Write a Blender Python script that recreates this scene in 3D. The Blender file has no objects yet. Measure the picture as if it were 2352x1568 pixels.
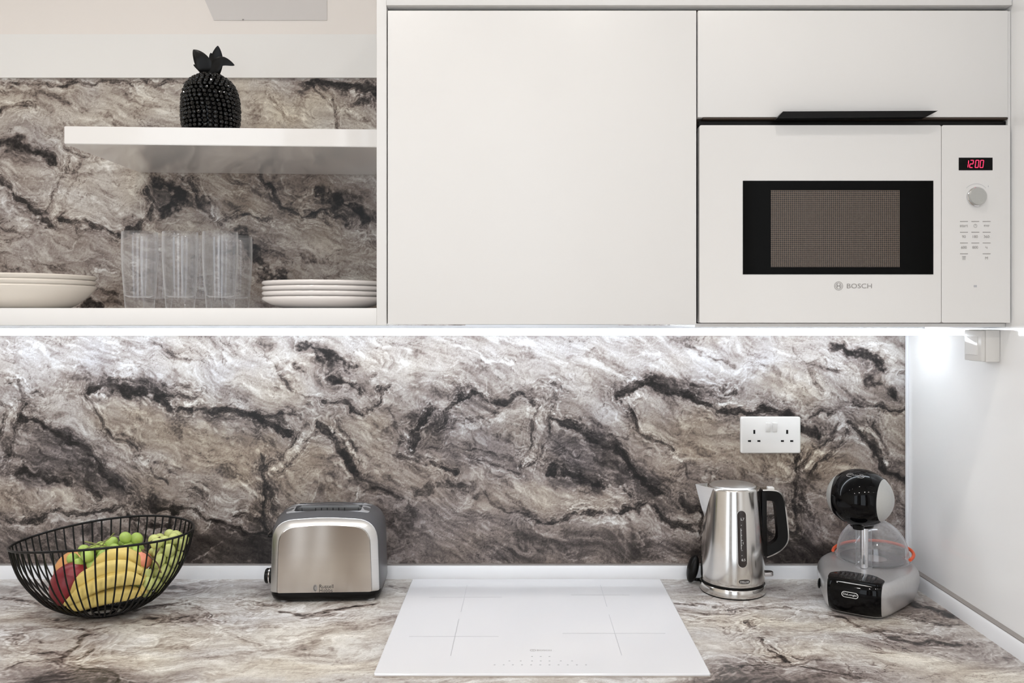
import bpy, bmesh, math, random
import numpy as np
from mathutils import Vector, Matrix
random.seed(7)
PI = math.pi
SC = bpy.context.scene
COL = SC.collection

# ------------------------------------------------------------------ camera, light, exposure
# metres; X to the right, Y into the kitchen, Z up; worktop at 0.90, eye at 1.529, back wall at Y = 1.96
FPX, CX, CY, EYE = 1867.0, 1195.0, 725.0, 1.529
WT = 0.90
cam_d = bpy.data.cameras.new('camera')
cam_d.sensor_width = 36.0
cam_d.lens = FPX / 2352 * 36
cam_d.shift_x = -(CX - 1176) / 2352
cam_d.shift_y = -(784 - CY) / 2352
cam_d.clip_start = 0.02
cam = bpy.data.objects.new('camera', cam_d)
cam.location = (0, 0, EYE)
cam.rotation_euler = (PI / 2, 0, 0)
COL.objects.link(cam)
SC.camera = cam

SC.view_settings.view_transform = 'Standard'
SC.view_settings.look = 'None'
SC.view_settings.gamma = 1.0
SC.view_settings.use_curve_mapping = False
SC.view_settings.exposure = 0.0

world = bpy.data.worlds.new('world')
SC.world = world
world.use_nodes = True
world.node_tree.nodes['Background'].inputs[0].default_value = (0.865, 0.932, 1.0, 1)
world.node_tree.nodes['Background'].inputs[1].default_value = 2.62

LED_STRENGTH = 14.5
LED_COLOR = (0.92, 0.96, 1.0)


def spot(name, loc, power, radius=0.045, size=2.5, blend=0.7, col=(1.0, 0.95, 0.90)):
    d = bpy.data.lights.new(name, 'SPOT')
    d.energy = power
    d.color = col
    d.spot_size = size
    d.spot_blend = blend
    d.shadow_soft_size = radius
    o = bpy.data.objects.new(name, d)
    o.location = loc
    COL.objects.link(o)


# recessed ceiling downlights in a row in front of the wall units (just above the frame)
for _x in (-1.36, -0.72, 0.30):
    spot('downlight', (_x, 0.88, 2.98), 15)
for _x in (-1.36, -0.35, 0.62):
    spot('downlight', (_x, -0.5, 2.98), 40)


# ------------------------------------------------------------------ helpers
def lin(c):
    return tuple(((v / 255) / 12.92 if v <= 10.31 else ((v / 255 + 0.055) / 1.055) ** 2.4) for v in c)


def material(name, rgb, rough=0.5, metal=0.0, spec=0.5, coat=0.0, trans=0.0, ior=1.45, vary=0.03, scale=40, bump=0.0,
             emis=None, estr=0.0, aniso=0.0, stretch=None):
    m = bpy.data.materials.new(name)
    m.use_nodes = True
    nt = m.node_tree
    b = nt.nodes['Principled BSDF']
    c = lin(rgb)
    b.inputs['Roughness'].default_value = rough
    b.inputs['Metallic'].default_value = metal
    b.inputs['Specular IOR Level'].default_value = spec
    b.inputs['Coat Weight'].default_value = coat
    b.inputs['Coat Roughness'].default_value = 0.04
    b.inputs['Transmission Weight'].default_value = trans
    b.inputs['IOR'].default_value = ior
    b.inputs['Base Color'].default_value = (*c, 1)
    if emis:
        b.inputs['Emission Color'].default_value = (*lin(emis), 1)
        b.inputs['Emission Strength'].default_value = estr
    if vary > 0 or bump > 0:
        tc = nt.nodes.new('ShaderNodeTexCoord')
        mp = nt.nodes.new('ShaderNodeMapping')
        if stretch:
            mp.inputs['Scale'].default_value = stretch
        nz = nt.nodes.new('ShaderNodeTexNoise')
        nz.inputs['Scale'].default_value = scale
        nz.inputs['Detail'].default_value = 4
        nt.links.new(tc.outputs['Object'], mp.inputs['Vector'])
        nt.links.new(mp.outputs[0], nz.inputs['Vector'])
        if vary > 0:
            rp = nt.nodes.new('ShaderNodeValToRGB')
            rp.color_ramp.elements[0].position = 0.3
            rp.color_ramp.elements[1].position = 0.7
            rp.color_ramp.elements[0].color = (*[max(0, v * (1 - vary)) for v in c], 1)
            rp.color_ramp.elements[1].color = (*[min(1, v * (1 + vary)) for v in c], 1)
            nt.links.new(nz.outputs[0], rp.inputs[0])
            nt.links.new(rp.outputs[0], b.inputs['Base Color'])
        if bump > 0:
            bp = nt.nodes.new('ShaderNodeBump')
            bp.inputs['Strength'].default_value = bump
            bp.inputs['Distance'].default_value = 0.001
            nt.links.new(nz.outputs[0], bp.inputs['Height'])
            nt.links.new(bp.outputs[0], b.inputs['Normal'])
    if aniso:
        b.inputs['Anisotropic'].default_value = aniso
        b.inputs['Anisotropic Rotation'].default_value = 0.25
        tg = nt.nodes.new('ShaderNodeTangent')
        tg.direction_type = 'RADIAL'
        tg.axis = 'Z'
        nt.links.new(tg.outputs[0], b.inputs['Tangent'])
    return m


M = dict(
    wall=material('warm_white_paint', (236, 230, 222), 0.6, vary=0.01, scale=6),
    addedwall=material('taupe_added_wall', (138, 126, 116), 0.7, vary=0.02, scale=5),
    ceiling=material('ceiling_paint', (240, 236, 230), 0.8, vary=0.01, scale=6),
    floor=material('oak_floor', (168, 158, 146), 0.45, vary=0.15, scale=5, stretch=(8, 1, 1)),
    acrylic=material('gloss_white_acrylic', (247, 247, 247), 0.07, vary=0.006, scale=5),
    cab=material('satin_white_cabinet', (233, 231, 229), 0.38, vary=0.006, scale=5),
    cream=material('cream_gloss_panel', (240, 233, 227), 0.2, vary=0.006, scale=5),
    gloss=material('gloss_white_lacquer', (240, 238, 235), 0.07, vary=0.006, scale=5),
    greypatch=material('pale_grey_shade', (214, 209, 206), 0.3, vary=0.01, scale=8),
    shelf=material('gloss_white_shelf', (236, 233, 230), 0.16, vary=0.006, scale=6, coat=0.6),
    gap=material('dark_gap_strip', (62, 50, 42), 0.6, vary=0.05),
    black=material('black_plastic', (10, 9, 9), 0.3, vary=0.1, spec=0.25),
    blackgloss=material('gloss_black_plastic', (6, 6, 7), 0.04, vary=0.05, spec=0.2),
    ovenglass=material('black_oven_glass', (4, 4, 4), 0.06, vary=0.05, spec=0.1),
    blacklacquer=material('black_lacquer', (5, 5, 5), 0.05, vary=0.05, spec=0.55),
    blackmetal=material('matt_black_wire', (9, 9, 9), 0.35, vary=0.1, spec=0.3),
    upstand=material('white_upstand', (236, 237, 240), 0.32, vary=0.005),
    seal=material('grey_seal', (150, 144, 140), 0.6, vary=0.03),
    led=material('led_diffuser', (255, 255, 255), 0.5, vary=0, emis=(238, 247, 255), estr=LED_STRENGTH),
    alu=material('aluminium', (200, 201, 204), 0.35, metal=0.6, vary=0.03),
    hob=material('white_ceramic_glass', (229, 229, 232), 0.08, vary=0.004, scale=4),
    hobedge=material('pale_hob_edge', (206, 196, 186), 0.35, vary=0.02),
    print_grey=material('pale_grey_print', (186, 186, 190), 0.4, vary=0.01),
    print_mid=material('mid_grey_print', (150, 146, 143), 0.4, vary=0.01),
    print_dark=material('dark_grey_print', (70, 66, 64), 0.4, vary=0.01),
    print_white=material('white_print', (235, 235, 235), 0.4, vary=0.01),
    steel=material('polished_steel', (212, 209, 205), 0.16, metal=1.0, vary=0.02, scale=30, stretch=(1, 1, 60)),
    steelb=material('brushed_steel', (200, 192, 184), 0.16, metal=1.0, vary=0.04, scale=20, stretch=(0.3, 1, 130), aniso=1.0)
                        ,
    steels=material('satin_steel_edge', (214, 213, 212), 0.33, metal=1.0, vary=0.03, scale=12, stretch=(1, 1, 60)),
    chrome=material('chrome', (222, 222, 224), 0.06, metal=1.0, vary=0.01),
    shell=material('dark_grey_plastic', (88, 87, 89), 0.3, vary=0.04),
    silver=material('silver_paint', (196, 195, 195), 0.28, metal=0.65, vary=0.03, scale=200),
    silver_light=material('pale_silver_paint', (186, 186, 183), 0.33, metal=0.35, vary=0.02, scale=200),
    smoke=material('smoked_gauge', (52, 45, 43), 0.08, vary=0.06),
    orange=material('orange_rubber', (226, 92, 52), 0.35, vary=0.04),
    socket=material('white_socket_plastic', (228, 225, 221), 0.22, vary=0.005),
    china=material('cream_china', (231, 223, 212), 0.14, vary=0.01, scale=12),
    china_white=material('white_china', (232, 226, 222), 0.14, vary=0.01, scale=12),
    microglass=material('white_glass_front', (230, 228, 226), 0.1, vary=0.004, scale=4),
    red_led=material('red_display_segments', (255, 60, 90), 0.4, vary=0, emis=(255, 40, 80), estr=3.0),
    banana=material('banana_skin', (216, 192, 112), 0.5, vary=0.10, scale=45, bump=0.15),
    banana_tip=material('banana_tip', (96, 84, 50), 0.6, vary=0.2, scale=80),
    mango_red=material('red_mango_skin', (136, 42, 50), 0.35, vary=0.35, scale=14),
    mango_gold=material('golden_mango_skin', (222, 160, 102), 0.4, vary=0.2, scale=16),
    peach=material('coral_peach_skin', (236, 150, 124), 0.5, vary=0.2, scale=18),
    grape=material('green_grape_skin', (166, 190, 98), 0.2, vary=0.14, scale=60),
    grape_y=material('yellow_green_grape_skin', (192, 198, 126), 0.22, vary=0.14, scale=60),
    stem=material('grape_stem', (124, 128, 74), 0.6, vary=0.2, scale=80),
    stem_brown=material('brown_grape_stem', (92, 70, 50), 0.6, vary=0.2, scale=80),
)
# grapes are slightly translucent
for _k in ('grape', 'grape_y'):
    _b = M[_k].node_tree.nodes['Principled BSDF']
    _b.inputs['Subsurface Weight'].default_value = 0.25
    _b.inputs['Subsurface Radius'].default_value = (0.01, 0.01, 0.004)
    _b.inputs['Subsurface Scale'].default_value = 0.5


def thin_glass(name, tint, ior, gloss=0.0, edge=0.0, haze=0.03):
    """clear thin-walled glass: see-through with Fresnel reflections"""
    m = bpy.data.materials.new(name)
    m.use_nodes = True
    nt = m.node_tree
    nt.nodes.remove(nt.nodes['Principled BSDF'])
    out = nt.nodes['Material Output']
    tr = nt.nodes.new('ShaderNodeBsdfTransparent')
    tr.inputs[0].default_value = (*tint, 1)
    gl = nt.nodes.new('ShaderNodeBsdfGlossy')
    gl.inputs['Roughness'].default_value = gloss
    lw = nt.nodes.new('ShaderNodeLayerWeight')
    lw.inputs[0].default_value = 0.5
    pw = nt.nodes.new('ShaderNodeMath')
    pw.operation = 'POWER'
    pw.inputs[1].default_value = 5.0
    nt.links.new(lw.outputs['Facing'], pw.inputs[0])
    fr = nt.nodes.new('ShaderNodeMapRange')
    fr.inputs['To Min'].default_value = ((ior - 1) / (ior + 1)) ** 2
    fr.inputs['To Max'].default_value = 0.95
    nt.links.new(pw.outputs[0], fr.inputs['Value'])
    mx = nt.nodes.new('ShaderNodeMixShader')
    nt.links.new(fr.outputs[0], mx.inputs[0])
    nt.links.new(tr.outputs[0], mx.inputs[1])
    nt.links.new(gl.outputs[0], mx.inputs[2])
    # white diffuse mixed in for light refracted by the glass, strongest where seen edge-on
    df = nt.nodes.new('ShaderNodeBsdfDiffuse')
    df.inputs[0].default_value = (0.9, 0.91, 0.93, 1)
    m2 = nt.nodes.new('ShaderNodeMixShader')
    mr = nt.nodes.new('ShaderNodeMapRange')
    mr.inputs['To Min'].default_value = haze
    mr.inputs['To Max'].default_value = edge
    nt.links.new(pw.outputs[0], mr.inputs['Value'])
    nt.links.new(mr.outputs[0], m2.inputs[0])
    nt.links.new(mx.outputs[0], m2.inputs[1])
    nt.links.new(df.outputs[0], m2.inputs[2])
    nt.links.new(m2.outputs[0], out.inputs['Surface'])
    return m


M['clear'] = thin_glass('clear_glass', (0.985, 0.985, 0.99), 1.5, 0.02, 0.75)
M['acryl_clear'] = thin_glass('clear_plastic', (0.98, 0.975, 0.98), 1.55, 0.03, 0.6, 0.07)


def mesh_screen_material():
    m = bpy.data.materials.new('perforated_oven_screen')
    m.use_nodes = True
    nt = m.node_tree
    b = nt.nodes['Principled BSDF']
    tc = nt.nodes.new('ShaderNodeTexCoord')
    mp = nt.nodes.new('ShaderNodeMapping')
    mp.inputs['Scale'].default_value = (1, 0, 1)
    v = nt.nodes.new('ShaderNodeTexVoronoi')
    v.inputs['Scale'].default_value = 270
    v.inputs['Randomness'].default_value = 0.0
    r = nt.nodes.new('ShaderNodeValToRGB')
    r.color_ramp.elements[0].position = 0.27
    r.color_ramp.elements[0].color = (*lin((24, 19, 17)), 1)
    r.color_ramp.elements[1].position = 0.5
    r.color_ramp.elements[1].color = (*lin((102, 88, 76)), 1)
    nt.links.new(tc.outputs['Object'], mp.inputs[0])
    nt.links.new(mp.outputs[0], v.inputs['Vector'])
    nt.links.new(v.outputs['Distance'], r.inputs[0])
    nt.links.new(r.outputs[0], b.inputs['Base Color'])
    b.inputs['Roughness'].default_value = 0.18
    return m


M['screen'] = mesh_screen_material()


def XZ(px, py, Y):
    """world X and Z of an image point at distance Y"""
    return (px - CX) * Y / FPX, EYE - (py - CY) * Y / FPX


def root_of(o):
    while o.parent:
        o = o.parent
    return o


def obj(name, bm, mat, parent=None, smooth=40, label=None, world_space=True):
    """link a bmesh as ONE mesh object; world-space shapes are moved into the thing's own frame"""
    me = bpy.data.meshes.new(name)
    if parent is not None and world_space:
        r = root_of(parent)
        if not r.get('_local'):
            bmesh.ops.translate(bm, verts=bm.verts, vec=-Vector(r.location))
    bmesh.ops.recalc_face_normals(bm, faces=bm.faces)
    if smooth:
        for f in bm.faces:
            f.smooth = True
        a = math.radians(smooth)
        for e in bm.edges:
            if len(e.link_faces) == 2:
                e.smooth = e.calc_face_angle(0) < a
    bm.to_mesh(me)
    bm.free()
    me.materials.append(mat)
    o = bpy.data.objects.new(name, me)
    COL.objects.link(o)
    if parent is not None:
        o.parent = parent
    if label:
        o['label'] = label
    return o


LOCALS = []


def thing(name, label, cat, loc=(0, 0, 0), rotz=0.0, group=None, local=False):
    o = bpy.data.objects.new(name, None)
    o.empty_display_size = 0.05
    COL.objects.link(o)
    o.location = loc
    o.rotation_euler = (0, 0, rotz)
    o['label'] = label
    o['category'] = cat
    if group:
        o['group'] = group
    if local:
        o['_local'] = True
        LOCALS.append(o)
    return o


def tag(o, label, cat, group=None):
    o['label'] = label
    o['category'] = cat
    if group:
        o['group'] = group
    return o


def struct(name, bm, mat, smooth=30):
    o = obj(name, bm, mat, None, smooth)
    o['kind'] = 'structure'
    return o


def box(bm, x0, x1, y0, y1, z0, z1, bev=0.0, seg=2):
    b = bmesh.new()
    bmesh.ops.create_cube(b, size=1)
    for v in b.verts:
        v.co = Vector(((x0 + x1) / 2 + v.co.x * (x1 - x0), (y0 + y1) / 2 + v.co.y * (y1 - y0),
                       (z0 + z1) / 2 + v.co.z * (z1 - z0)))
    if bev > 0:
        bmesh.ops.bevel(b, geom=list(b.edges), offset=bev, segments=seg, affect='EDGES', profile=0.5)
    merge(bm, b)
    return bm


def merge(dst, src, mtx=None):
    mp = {}
    for v in src.verts:
        mp[v.index if False else v] = dst.verts.new(mtx @ v.co if mtx else v.co)
    for f in src.faces:
        try:
            dst.faces.new([mp[v] for v in f.verts])
        except ValueError:
            pass
    src.free()


def NB():
    return bmesh.new()


def boxm(*a, **k):
    return box(NB(), *a, **k)


def loft(bm, rings, closed=True, cap0=True, cap1=True, loop=False):
    vs = [[bm.verts.new(p) for p in r] for r in rings]
    n = len(rings[0])
    pairs = list(zip(vs[:-1], vs[1:]))
    if loop:
        pairs.append((vs[-1], vs[0]))
    for a, b in pairs:
        for i in range(n if closed else n - 1):
            j = (i + 1) % n
            bm.faces.new((a[i], a[j], b[j], b[i]))
    if not loop:
        if cap0:
            bm.faces.new(vs[0])
        if cap1:
            bm.faces.new(vs[-1])
    return bm


def lathe(bm, prof, n=48, c=(0, 0, 0), closed_profile=False, sx=1.0, sy=1.0):
    """revolve (r, z) pairs round the vertical through c"""
    rings = []
    for r, z in prof:
        if r < 1e-6:
            rings.append([bm.verts.new((c[0], c[1], c[2] + z))])
        else:
            rings.append([bm.verts.new((c[0] + sx * r * math.cos(2 * PI * i / n), c[1] + sy * r * math.sin(2 * PI * i / n), c[2] + z))
                          for i in range(n)])
    pr = list(zip(rings[:-1], rings[1:]))
    if closed_profile:
        pr.append((rings[-1], rings[0]))
    for a, b in pr:
        if len(a) == 1 and len(b) == 1:
            continue
        for i in range(n):
            j = (i + 1) % n
            if len(a) == 1:
                bm.faces.new((a[0], b[j], b[i]))
            elif len(b) == 1:
                bm.faces.new((a[i], a[j], b[0]))
            else:
                bm.faces.new((a[i], a[j], b[j], b[i]))
    if not closed_profile:
        for r in (rings[0], rings[-1]):
            if len(r) > 1:
                bm.faces.new(r)
    return bm


def catmull(pts, n=8, closed=False):
    P = [Vector(p) for p in pts]
    out = []
    m = len(P)
    for i in range(m if closed else m - 1):
        if closed:
            a, b, c, d = P[(i - 1) % m], P[i], P[(i + 1) % m], P[(i + 2) % m]
        else:
            a, b, c, d = P[max(i - 1, 0)], P[i], P[i + 1], P[min(i + 2, m - 1)]
        for k in range(n):
            t = k / n
            out.append(0.5 * ((2 * b) + (c - a) * t + (2 * a - 5 * b + 4 * c - d) * t * t + (3 * b - a - 3 * c + d) * t ** 3))
    if not closed:
        out.append(P[-1])
    return out


def tube(bm, pts, rad, n=8, closed=False, squash=None):
    """sweep a round section along points; rad is a number or one per point"""
    P = [Vector(p) for p in pts]
    m = len(P)
    R = [rad] * m if not hasattr(rad, '__len__') else rad
    up = None
    rings = []
    for i in range(m):
        if closed:
            t = (P[(i + 1) % m] - P[(i - 1) % m]).normalized()
        else:
            t = (P[min(i + 1, m - 1)] - P[max(i - 1, 0)]).normalized()
        if up is None:
            up = Vector((0, 0, 1)) if abs(t.z) < 0.9 else Vector((0, 1, 0))
        s = t.cross(up).normalized()
        up = s.cross(t).normalized()
        q = squash or (1, 1)
        rings.append([P[i] + R[i] * (q[0] * math.cos(2 * PI * k / n) * s + q[1] * math.sin(2 * PI * k / n) * up) for k in range(n)])
    loft(bm, rings, loop=closed)
    return bm


def roundpoly(pts, rad, n=6):
    """2-D polygon with rounded corners; rad a number or one per corner"""
    m = len(pts)
    R = [rad] * m if not hasattr(rad, '__len__') else rad
    out = []
    for i in range(m):
        p, a, b = Vector(pts[i]), Vector(pts[i - 1]), Vector(pts[(i + 1) % m])
        r = R[i]
        if r <= 0:
            out.append(p)
            continue
        u, v = (a - p), (b - p)
        ang = u.angle(v)
        d = min(r / math.tan(ang / 2), u.length * 0.49, v.length * 0.49)
        p0, p1 = p + u.normalized() * d, p + v.normalized() * d
        for k in range(n + 1):
            t = k / n
            out.append((1 - t) ** 2 * p0 + 2 * t * (1 - t) * p + t * t * p1)
    return out


def prism(bm, poly, axis, a, b, bev=0.0):
    """extrude a 2-D outline along 'x', 'y' or 'z' from a to b"""
    def P(p, t):
        return {'x': (t, p[0], p[1]), 'y': (p[0], t, p[1]), 'z': (p[0], p[1], t)}[axis]
    t = NB()
    loft(t, [[P(p, a) for p in poly], [P(p, b) for p in poly]])
    if bev:
        es = [e for e in t.edges if len(e.link_faces) == 2 and any(len(f.verts) > 4 or len(poly) == 4 for f in e.link_faces)]
        bmesh.ops.recalc_face_normals(t, faces=t.faces)
        bmesh.ops.bevel(t, geom=es, offset=bev, segments=2, affect='EDGES', profile=0.5)
    merge(bm, t)
    return bm


def ellipsoid(bm, c, r, rot=None, u=20, v=12, warp=None):
    t = NB()
    bmesh.ops.create_uvsphere(t, u_segments=u, v_segments=v, radius=1)
    for x in t.verts:
        p = x.co.copy()
        if warp:
            p = warp(p)
        p = Vector((p.x * r[0], p.y * r[1], p.z * r[2]))
        if rot:
            p = rot @ p
        x.co = p + Vector(c)
    merge(bm, t)
    return bm


def text_bm(s, h=None, w=None, shear=0.0, mapf=None, extrude=0.0):
    """lettering as a mesh: (u, v) centred on 0, cap height h or width w, sent through mapf(u, v)"""
    c = bpy.data.curves.new('t', 'FONT')
    c.body = s
    c.shear = shear
    c.resolution_u = 3
    o = bpy.data.objects.new('t', c)
    me = bpy.data.meshes.new_from_object(o)
    co = np.array([v.co[:] for v in me.vertices])
    bm = NB()
    bm.from_mesh(me)
    bpy.data.meshes.remove(me)
    bpy.data.objects.remove(o)
    bpy.data.curves.remove(c)
    lo, hi = co.min(0), co.max(0)
    sx = sy = (h / (hi[1] - lo[1])) if h else w / (hi[0] - lo[0])
    if h and w:
        sx = w / (hi[0] - lo[0])
    for v in bm.verts:
        u_, v_ = (v.co.x - (lo[0] + hi[0]) / 2) * sx, (v.co.y - (lo[1] + hi[1]) / 2) * sy
        v.co = mapf(u_, v_)
    return bm


def front_map(px, py, Y):
    x, z = XZ(px, py, Y)
    return lambda u, v: Vector((x + u, Y, z + v))


# ------------------------------------------------------------------ marble laminate, worked out on a fine grid
_rng = np.random.RandomState(11)
_PERM = _rng.permutation(1024)
_GA = _rng.rand(1024) * 2 * PI
_GX, _GY = np.cos(_GA), np.sin(_GA)


def pnoise(x, y, seed=0):
    x = x + seed * 17.31
    y = y + seed * 9.17
    xi, yi = np.floor(x).astype(int), np.floor(y).astype(int)
    xf, yf = x - xi, y - yi
    u, v = xf * xf * xf * (xf * (xf * 6 - 15) + 10), yf * yf * yf * (yf * (yf * 6 - 15) + 10)

    def g(i, j, fx, fy):
        h = _PERM[(_PERM[(xi + i) & 1023] + yi + j) & 1023]
        return _GX[h] * fx + _GY[h] * fy
    a = g(0, 0, xf, yf) * (1 - u) + g(1, 0, xf - 1, yf) * u
    b = g(0, 1, xf, yf - 1) * (1 - u) + g(1, 1, xf - 1, yf - 1) * u
    return (a * (1 - v) + b * v) * 1.5


def fbm(x, y, oct=4, seed=0):
    s, a = 0, 1.0
    for k in range(oct):
        s = s + a * pnoise(x * 2 ** k, y * 2 ** k, seed + k * 3)
        a *= 0.55
    return s


def seg_dist(x, y, pts, margin):
    """distance to a polyline, only worked out near it"""
    P = np.array(pts, float)
    lo, hi = P.min(0) - margin, P.max(0) + margin
    idx = np.nonzero((x > lo[0]) & (x < hi[0]) & (y > lo[1]) & (y < hi[1]))[0]
    if len(idx) == 0:
        return idx, None
    xx, yy = x[idx], y[idx]
    d = np.full(len(idx), 1e9)
    if len(P) == 1:
        return idx, np.hypot(xx - P[0, 0], yy - P[0, 1])
    for (ax, ay), (bx, by) in zip(P[:-1], P[1:]):
        dx, dy = bx - ax, by - ay
        t = np.clip(((xx - ax) * dx + (yy - ay) * dy) / (dx * dx + dy * dy + 1e-9), 0, 1)
        d = np.minimum(d, np.hypot(xx - ax - t * dx, yy - ay - t * dy))
    return idx, d


RAMP_T = np.array([0.0, 0.18, 0.35, 0.5, 0.65, 0.8, 1.0])
RAMP_C = np.array([(20, 17, 16), (40, 35, 33), (80, 72, 68), (135, 122, 115), (178, 169, 161), (211, 207, 201), (240, 237, 233)], float)


def srgb2lin(c):
    c = np.clip(c / 255.0, 0, 1)
    return np.where(c <= 0.04045, c / 12.92, ((c + 0.055) / 1.055) ** 2.4)


def sstep(a, b, x):
    t = np.clip((x - a) / (b - a), 0, 1)
    return t * t * (3 - 2 * t)


def marble(x, y, strokes, blobs, base, theta=25.0, seed=0, streak=1.0, warpk=1.0):
    """x, y in sheet units (about a millimetre, y down) -> linear RGB"""
    th = math.radians(theta)
    bend = 26 * fbm(x / 170, y / 170, 2, seed + 40)
    u, v = x * math.cos(th) + y * math.sin(th), -x * math.sin(th) + y * math.cos(th) + bend
    # warps at several scales give the torn, folded look of the veins
    w1x, w1y = fbm(x / 80, y / 80, 2, seed + 1), fbm(x / 80, y / 80, 2, seed + 21)
    w2x, w2y = fbm(x / 26, y / 26, 5, seed + 5), fbm(x / 26, y / 26, 5, seed + 25)
    w3 = fbm(u / 26, v / 5, 3, seed + 35)
    wsx, wsy = fbm(x / 30, y / 30, 2, seed + 5), fbm(x / 30, y / 30, 2, seed + 25)
    px = x + warpk * (9 * w1x + 5.5 * wsx + 1.6 * w2x + 1.2 * w3)
    py = y + warpk * (9 * w1y + 5.5 * wsy + 1.6 * w2y + 1.2 * w3)
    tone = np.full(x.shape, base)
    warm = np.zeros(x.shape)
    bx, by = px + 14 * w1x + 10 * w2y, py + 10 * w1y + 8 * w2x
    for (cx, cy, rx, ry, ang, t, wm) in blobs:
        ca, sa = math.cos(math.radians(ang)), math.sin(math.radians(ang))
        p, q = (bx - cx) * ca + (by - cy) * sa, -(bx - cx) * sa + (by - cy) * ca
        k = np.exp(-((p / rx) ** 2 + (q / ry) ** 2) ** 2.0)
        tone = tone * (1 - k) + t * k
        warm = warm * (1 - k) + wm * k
    # flowing streaks: broad bands, fine fibres, thin pale and dark threads
    gate = fbm(x / 120, y / 90, 2, seed + 77)
    s1 = fbm(u / 130, v / 16, 5, seed + 50)
    s2 = fbm((u + 30 * w1x) / 70, (v + 14 * w1y) / 30, 4, seed + 60)
    s3 = fbm(u / 48, (v + 3 * w2x) / 3.6, 3, seed + 65)
    tone = tone + streak * (0.065 * s1 + 0.06 * s2 + 0.030 * s3)
    r1 = 1 - np.abs(fbm((u + 24 * w1x) / 150, (v + 16 * w1y + 3 * w2x) / 38, 4, seed + 70))
    tone = tone + 0.16 * streak * sstep(0.93, 1.0, r1) * sstep(-0.2, 0.5, gate)
    r2 = 1 - np.abs(fbm((u + 30 * w1y) / 110, (v + 18 * w1x + 4 * w2y) / 34, 5, seed + 90))
    tone = tone - 0.20 * streak * sstep(0.945, 1.0, r2) * sstep(-0.1, 0.5, -gate)
    r3 = 1 - np.abs(fbm((x + 20 * w1y) / 60, (y + 20 * w1x) / 60, 5, seed + 95))
    tone = tone - 0.12 * streak * sstep(0.95, 1.0, r3) * sstep(0.0, 0.7, s2 + 0.2)
    # drawn veins: each has one torn edge, one fading side, and broken, flecked insides
    spk = fbm(x / 7.0, y / 7.0, 4, seed + 80)
    lump = fbm(x / 30, y / 30, 3, seed + 84)
    brk = fbm(u / 16, v / 7, 4, seed + 88)
    dmin = np.full(x.shape, 90.0)
    along = fbm(x / 46, y / 46, 3, seed + 130)
    ravel = fbm(x / 9, y / 9, 4, seed + 134)
    acc = np.zeros(x.shape)
    for n, (pts, w, dl, soft) in enumerate(strokes):
        idx, d = seg_dist(px, py, pts, 100)
        if d is None:
            continue
        sd = side_of(px[idx], py[idx], pts)
        ww = w * np.clip(0.95 + 1.15 * lump[idx], 0.12, 2.3)
        e = d - 0.62 * ww + min(0.12 * w, 1.6) * ravel[idx]
        hard = 1 - sstep(-0.9, 0.9 + 0.06 * w, e)
        # agate layers run parallel to the vein, inside it and fading out on one side
        lay = saw_wave(d / (3.2 + 0.28 * w) + 1.3 * lump[idx] + 0.25 * brk[idx])
        lay2 = saw_wave(e / 7.5 + 1.1 * lump[idx] + 0.8 * w1x[idx] + 0.15 * brk[idx])
        fade = np.exp(-np.maximum(e, 0) / (1.7 * w + 7)) * np.clip(0.55 + 0.9 * lay2, 0, 1.2) if len(pts) > 1 else hard
        up = sd * (1 if n % 3 else -1) > 0
        core = hard * np.clip(0.82 + 0.62 * lay, 0.15, 1.25)
        k = np.where(up, core, np.maximum(core, 0.52 * fade)) if not soft else 0.6 * core + 0.4 * np.exp(-(d / (0.9 * ww + 1)) ** 2)
        inside = 1.02 + (0.45 if soft else 0.22) * brk[idx] + (0.6 if soft else 0.18) * spk[idx] + 0.65 * along[idx]
        add = dl * k * np.clip(inside, 0.08, 1.5)
        acc[idx] = np.where(np.abs(add) > np.abs(acc[idx]), add + 0.25 * acc[idx], acc[idx] + 0.25 * add)
        if abs(dl) > 0.2 and w > 2.5:
            # a thin dark outline and a thin pale one run along the vein
            o1 = np.exp(-((e - 3.0 - 1.5 * lump[idx]) / 1.3) ** 2)
            o2 = np.exp(-((e - 7.0 - 3.0 * lump[idx]) / 2.0) ** 2)
            g = sstep(-0.25, 0.35, brk[idx] + 0.4 * w1x[idx])
            acc[idx] += (-0.15 * np.sign(-dl) * o1 + 0.14 * np.sign(-dl) * o2) * g * (1 if not soft else 0.5)
            dmin[idx] = np.minimum(dmin[idx], d)
    tone = tone + np.clip(acc, -0.6, 0.4)
    # layered, agate-like folds: each layer fades across and ends in a crisp edge; they follow the veins
    far = 1 - np.exp(-dmin / 45.0)
    for q, (pu, pv, am, sd_) in enumerate(((150, 58, 0.15, 0), (85, 30, 0.09, 11), (230, 90, 0.14, 23))):
        ph = 1.3 * (45 * far) / (22.0 - 6 * q) + 2.8 * fbm((u + 34 * w1x + 7 * wsx) / pu, (v + 26 * w1y + 7 * wsy) / pv, 3, seed + 140 + sd_) + 0.10 * w2x
        fr = ph - np.floor(ph)
        saw = np.where(fr < 0.95, fr / 0.95, (1 - fr) / 0.05) - 0.5
        A = am * sstep(-0.25, 0.55, fbm(x / 75, y / 60, 3, seed + 150 + sd_)) * (0.55 + 0.75 * (1 - far))
        tone = tone + streak * A * saw
    dk = sstep(0.18, 0.75, fbm((u + 20 * w1y) / 90, (v + 20 * w1x) / 42, 4, seed + 170))
    tone = tone - 0.15 * dk * (0.75 + 0.8 * spk)
    lt = sstep(0.2, 0.8, fbm((u + 20 * w1x) / 70, (v + 12 * w1y) / 30, 4, seed + 180))
    tone = tone + 0.11 * lt
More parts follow.
